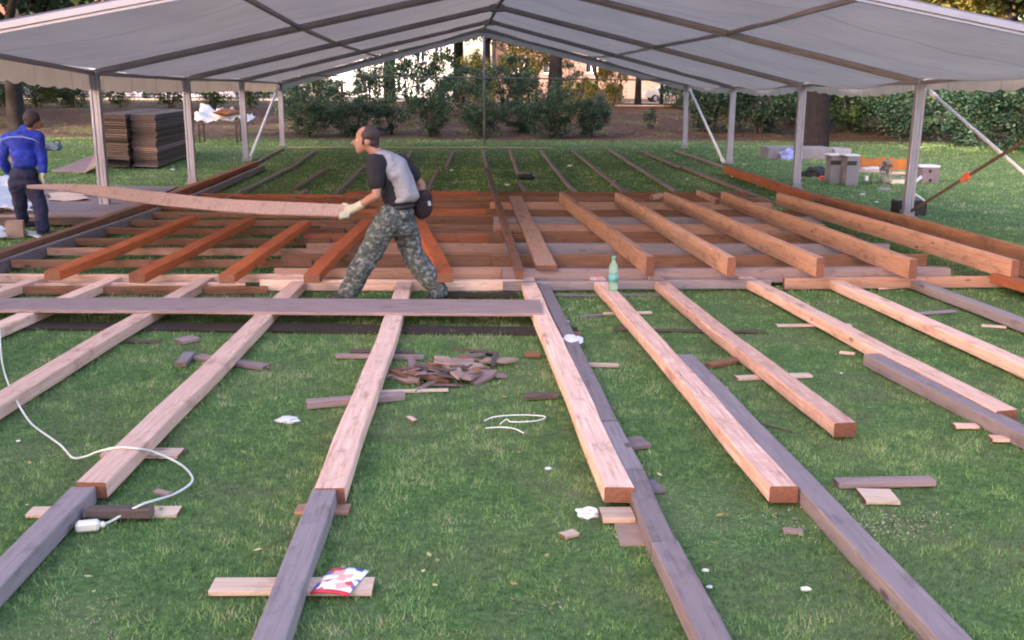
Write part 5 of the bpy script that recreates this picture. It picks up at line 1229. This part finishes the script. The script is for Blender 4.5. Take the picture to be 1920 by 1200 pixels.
solid('trousers', bm, 'trousers', blue, .012, 3)
for a_ in (aR, aL):
    bm = bmesh.new(); chain(bm, [(a_, .055), (a_ + Vector((0, 0, -.05)), .052)]); chain(bm, [(a_ + Vector((-.04, -.03, -.06)), .046), (a_ + Vector((.15, .05, -.065)), .040)]); solid('boot', bm, 'boot', blue, .012, 2)

bm = bmesh.new(); ell(bm, wR + Vector((.01, -.01, -.05)), (.036, .048, .055)); chain(bm, [(wR + Vector((.01, -.02, -.09)), .03), (wR + Vector((.012, -.01, -.15)), .024)]); solid('glove', bm, 'glove', blue, .01, 2)
# ---- far walker on the pavement
FY = 81; fx = XA(1163, FY, 1.5)
def f_(dx, z): return Vector((fx + dx, FY, .80 + z))
fw = empty('person', f_(0, 0), label='tiny figure in dark top and pale trousers walking past the salmon building', cat='person')
bm = bmesh.new(); ell(bm, f_(.03, 1.56), (.10, .085, .125)); chain(bm, [(f_(.02, 1.46), .055), (f_(0, 1.38), .07)]); ell(bm, f_(0, 1.2), (.13, .18, .22)); ell(bm, f_(0, .92), (.13, .16, .13))
for s in (-1, 1): chain(bm, [(f_(0, .9) + Vector((0, s * .08, 0)), .09), (f_(s * .16, .48) + Vector((0, s * .08, 0)), .06), (f_(s * .34 - .05, .06) + Vector((0, s * .08, 0)), .04), (f_(s * .34 + .10, .04) + Vector((0, s * .08, 0)), .035)])
for s in (-1, 1): chain(bm, [(f_(0, 1.36) + Vector((0, s * .19, 0)), .055), (f_(-s * .14, 1.08) + Vector((0, s * .23, 0)), .042), (f_(-s * .05 + .08, .86) + Vector((0, s * .22, 0)), .032)])
solid('body', bm, 'darkskin', fw, .02, 2)
bm = bmesh.new(); ell(bm, f_(0, 1.2), (.16, .21, .26)); chain(bm, [(f_(0, 1.36) + Vector((0, -.19, 0)), .075), (f_(.14, 1.08) + Vector((0, -.23, 0)), .06), (f_(.13, .9) + Vector((0, -.22, 0)), .05)]); chain(bm, [(f_(0, 1.36) + Vector((0, .19, 0)), .075), (f_(-.14, 1.08) + Vector((0, .23, 0)), .06), (f_(.03, .9) + Vector((0, .22, 0)), .05)]); solid('sweater', bm, 'shirt', fw, .02, 2)
bm = bmesh.new(); ell(bm, f_(0, .92), (.15, .18, .14))
for s in (-1, 1): chain(bm, [(f_(0, .9) + Vector((0, s * .08, 0)), .11), (f_(s * .16, .48) + Vector((0, s * .08, 0)), .085), (f_(s * .34 - .05, .10) + Vector((0, s * .08, 0)), .07)])
solid('trousers', bm, 'lilacwall', fw, .02, 2)
bm = bmesh.new(); ell(bm, f_(.02, 1.60), (.11, .095, .11)); solid('hair', bm, 'hair', fw, .02, 1)
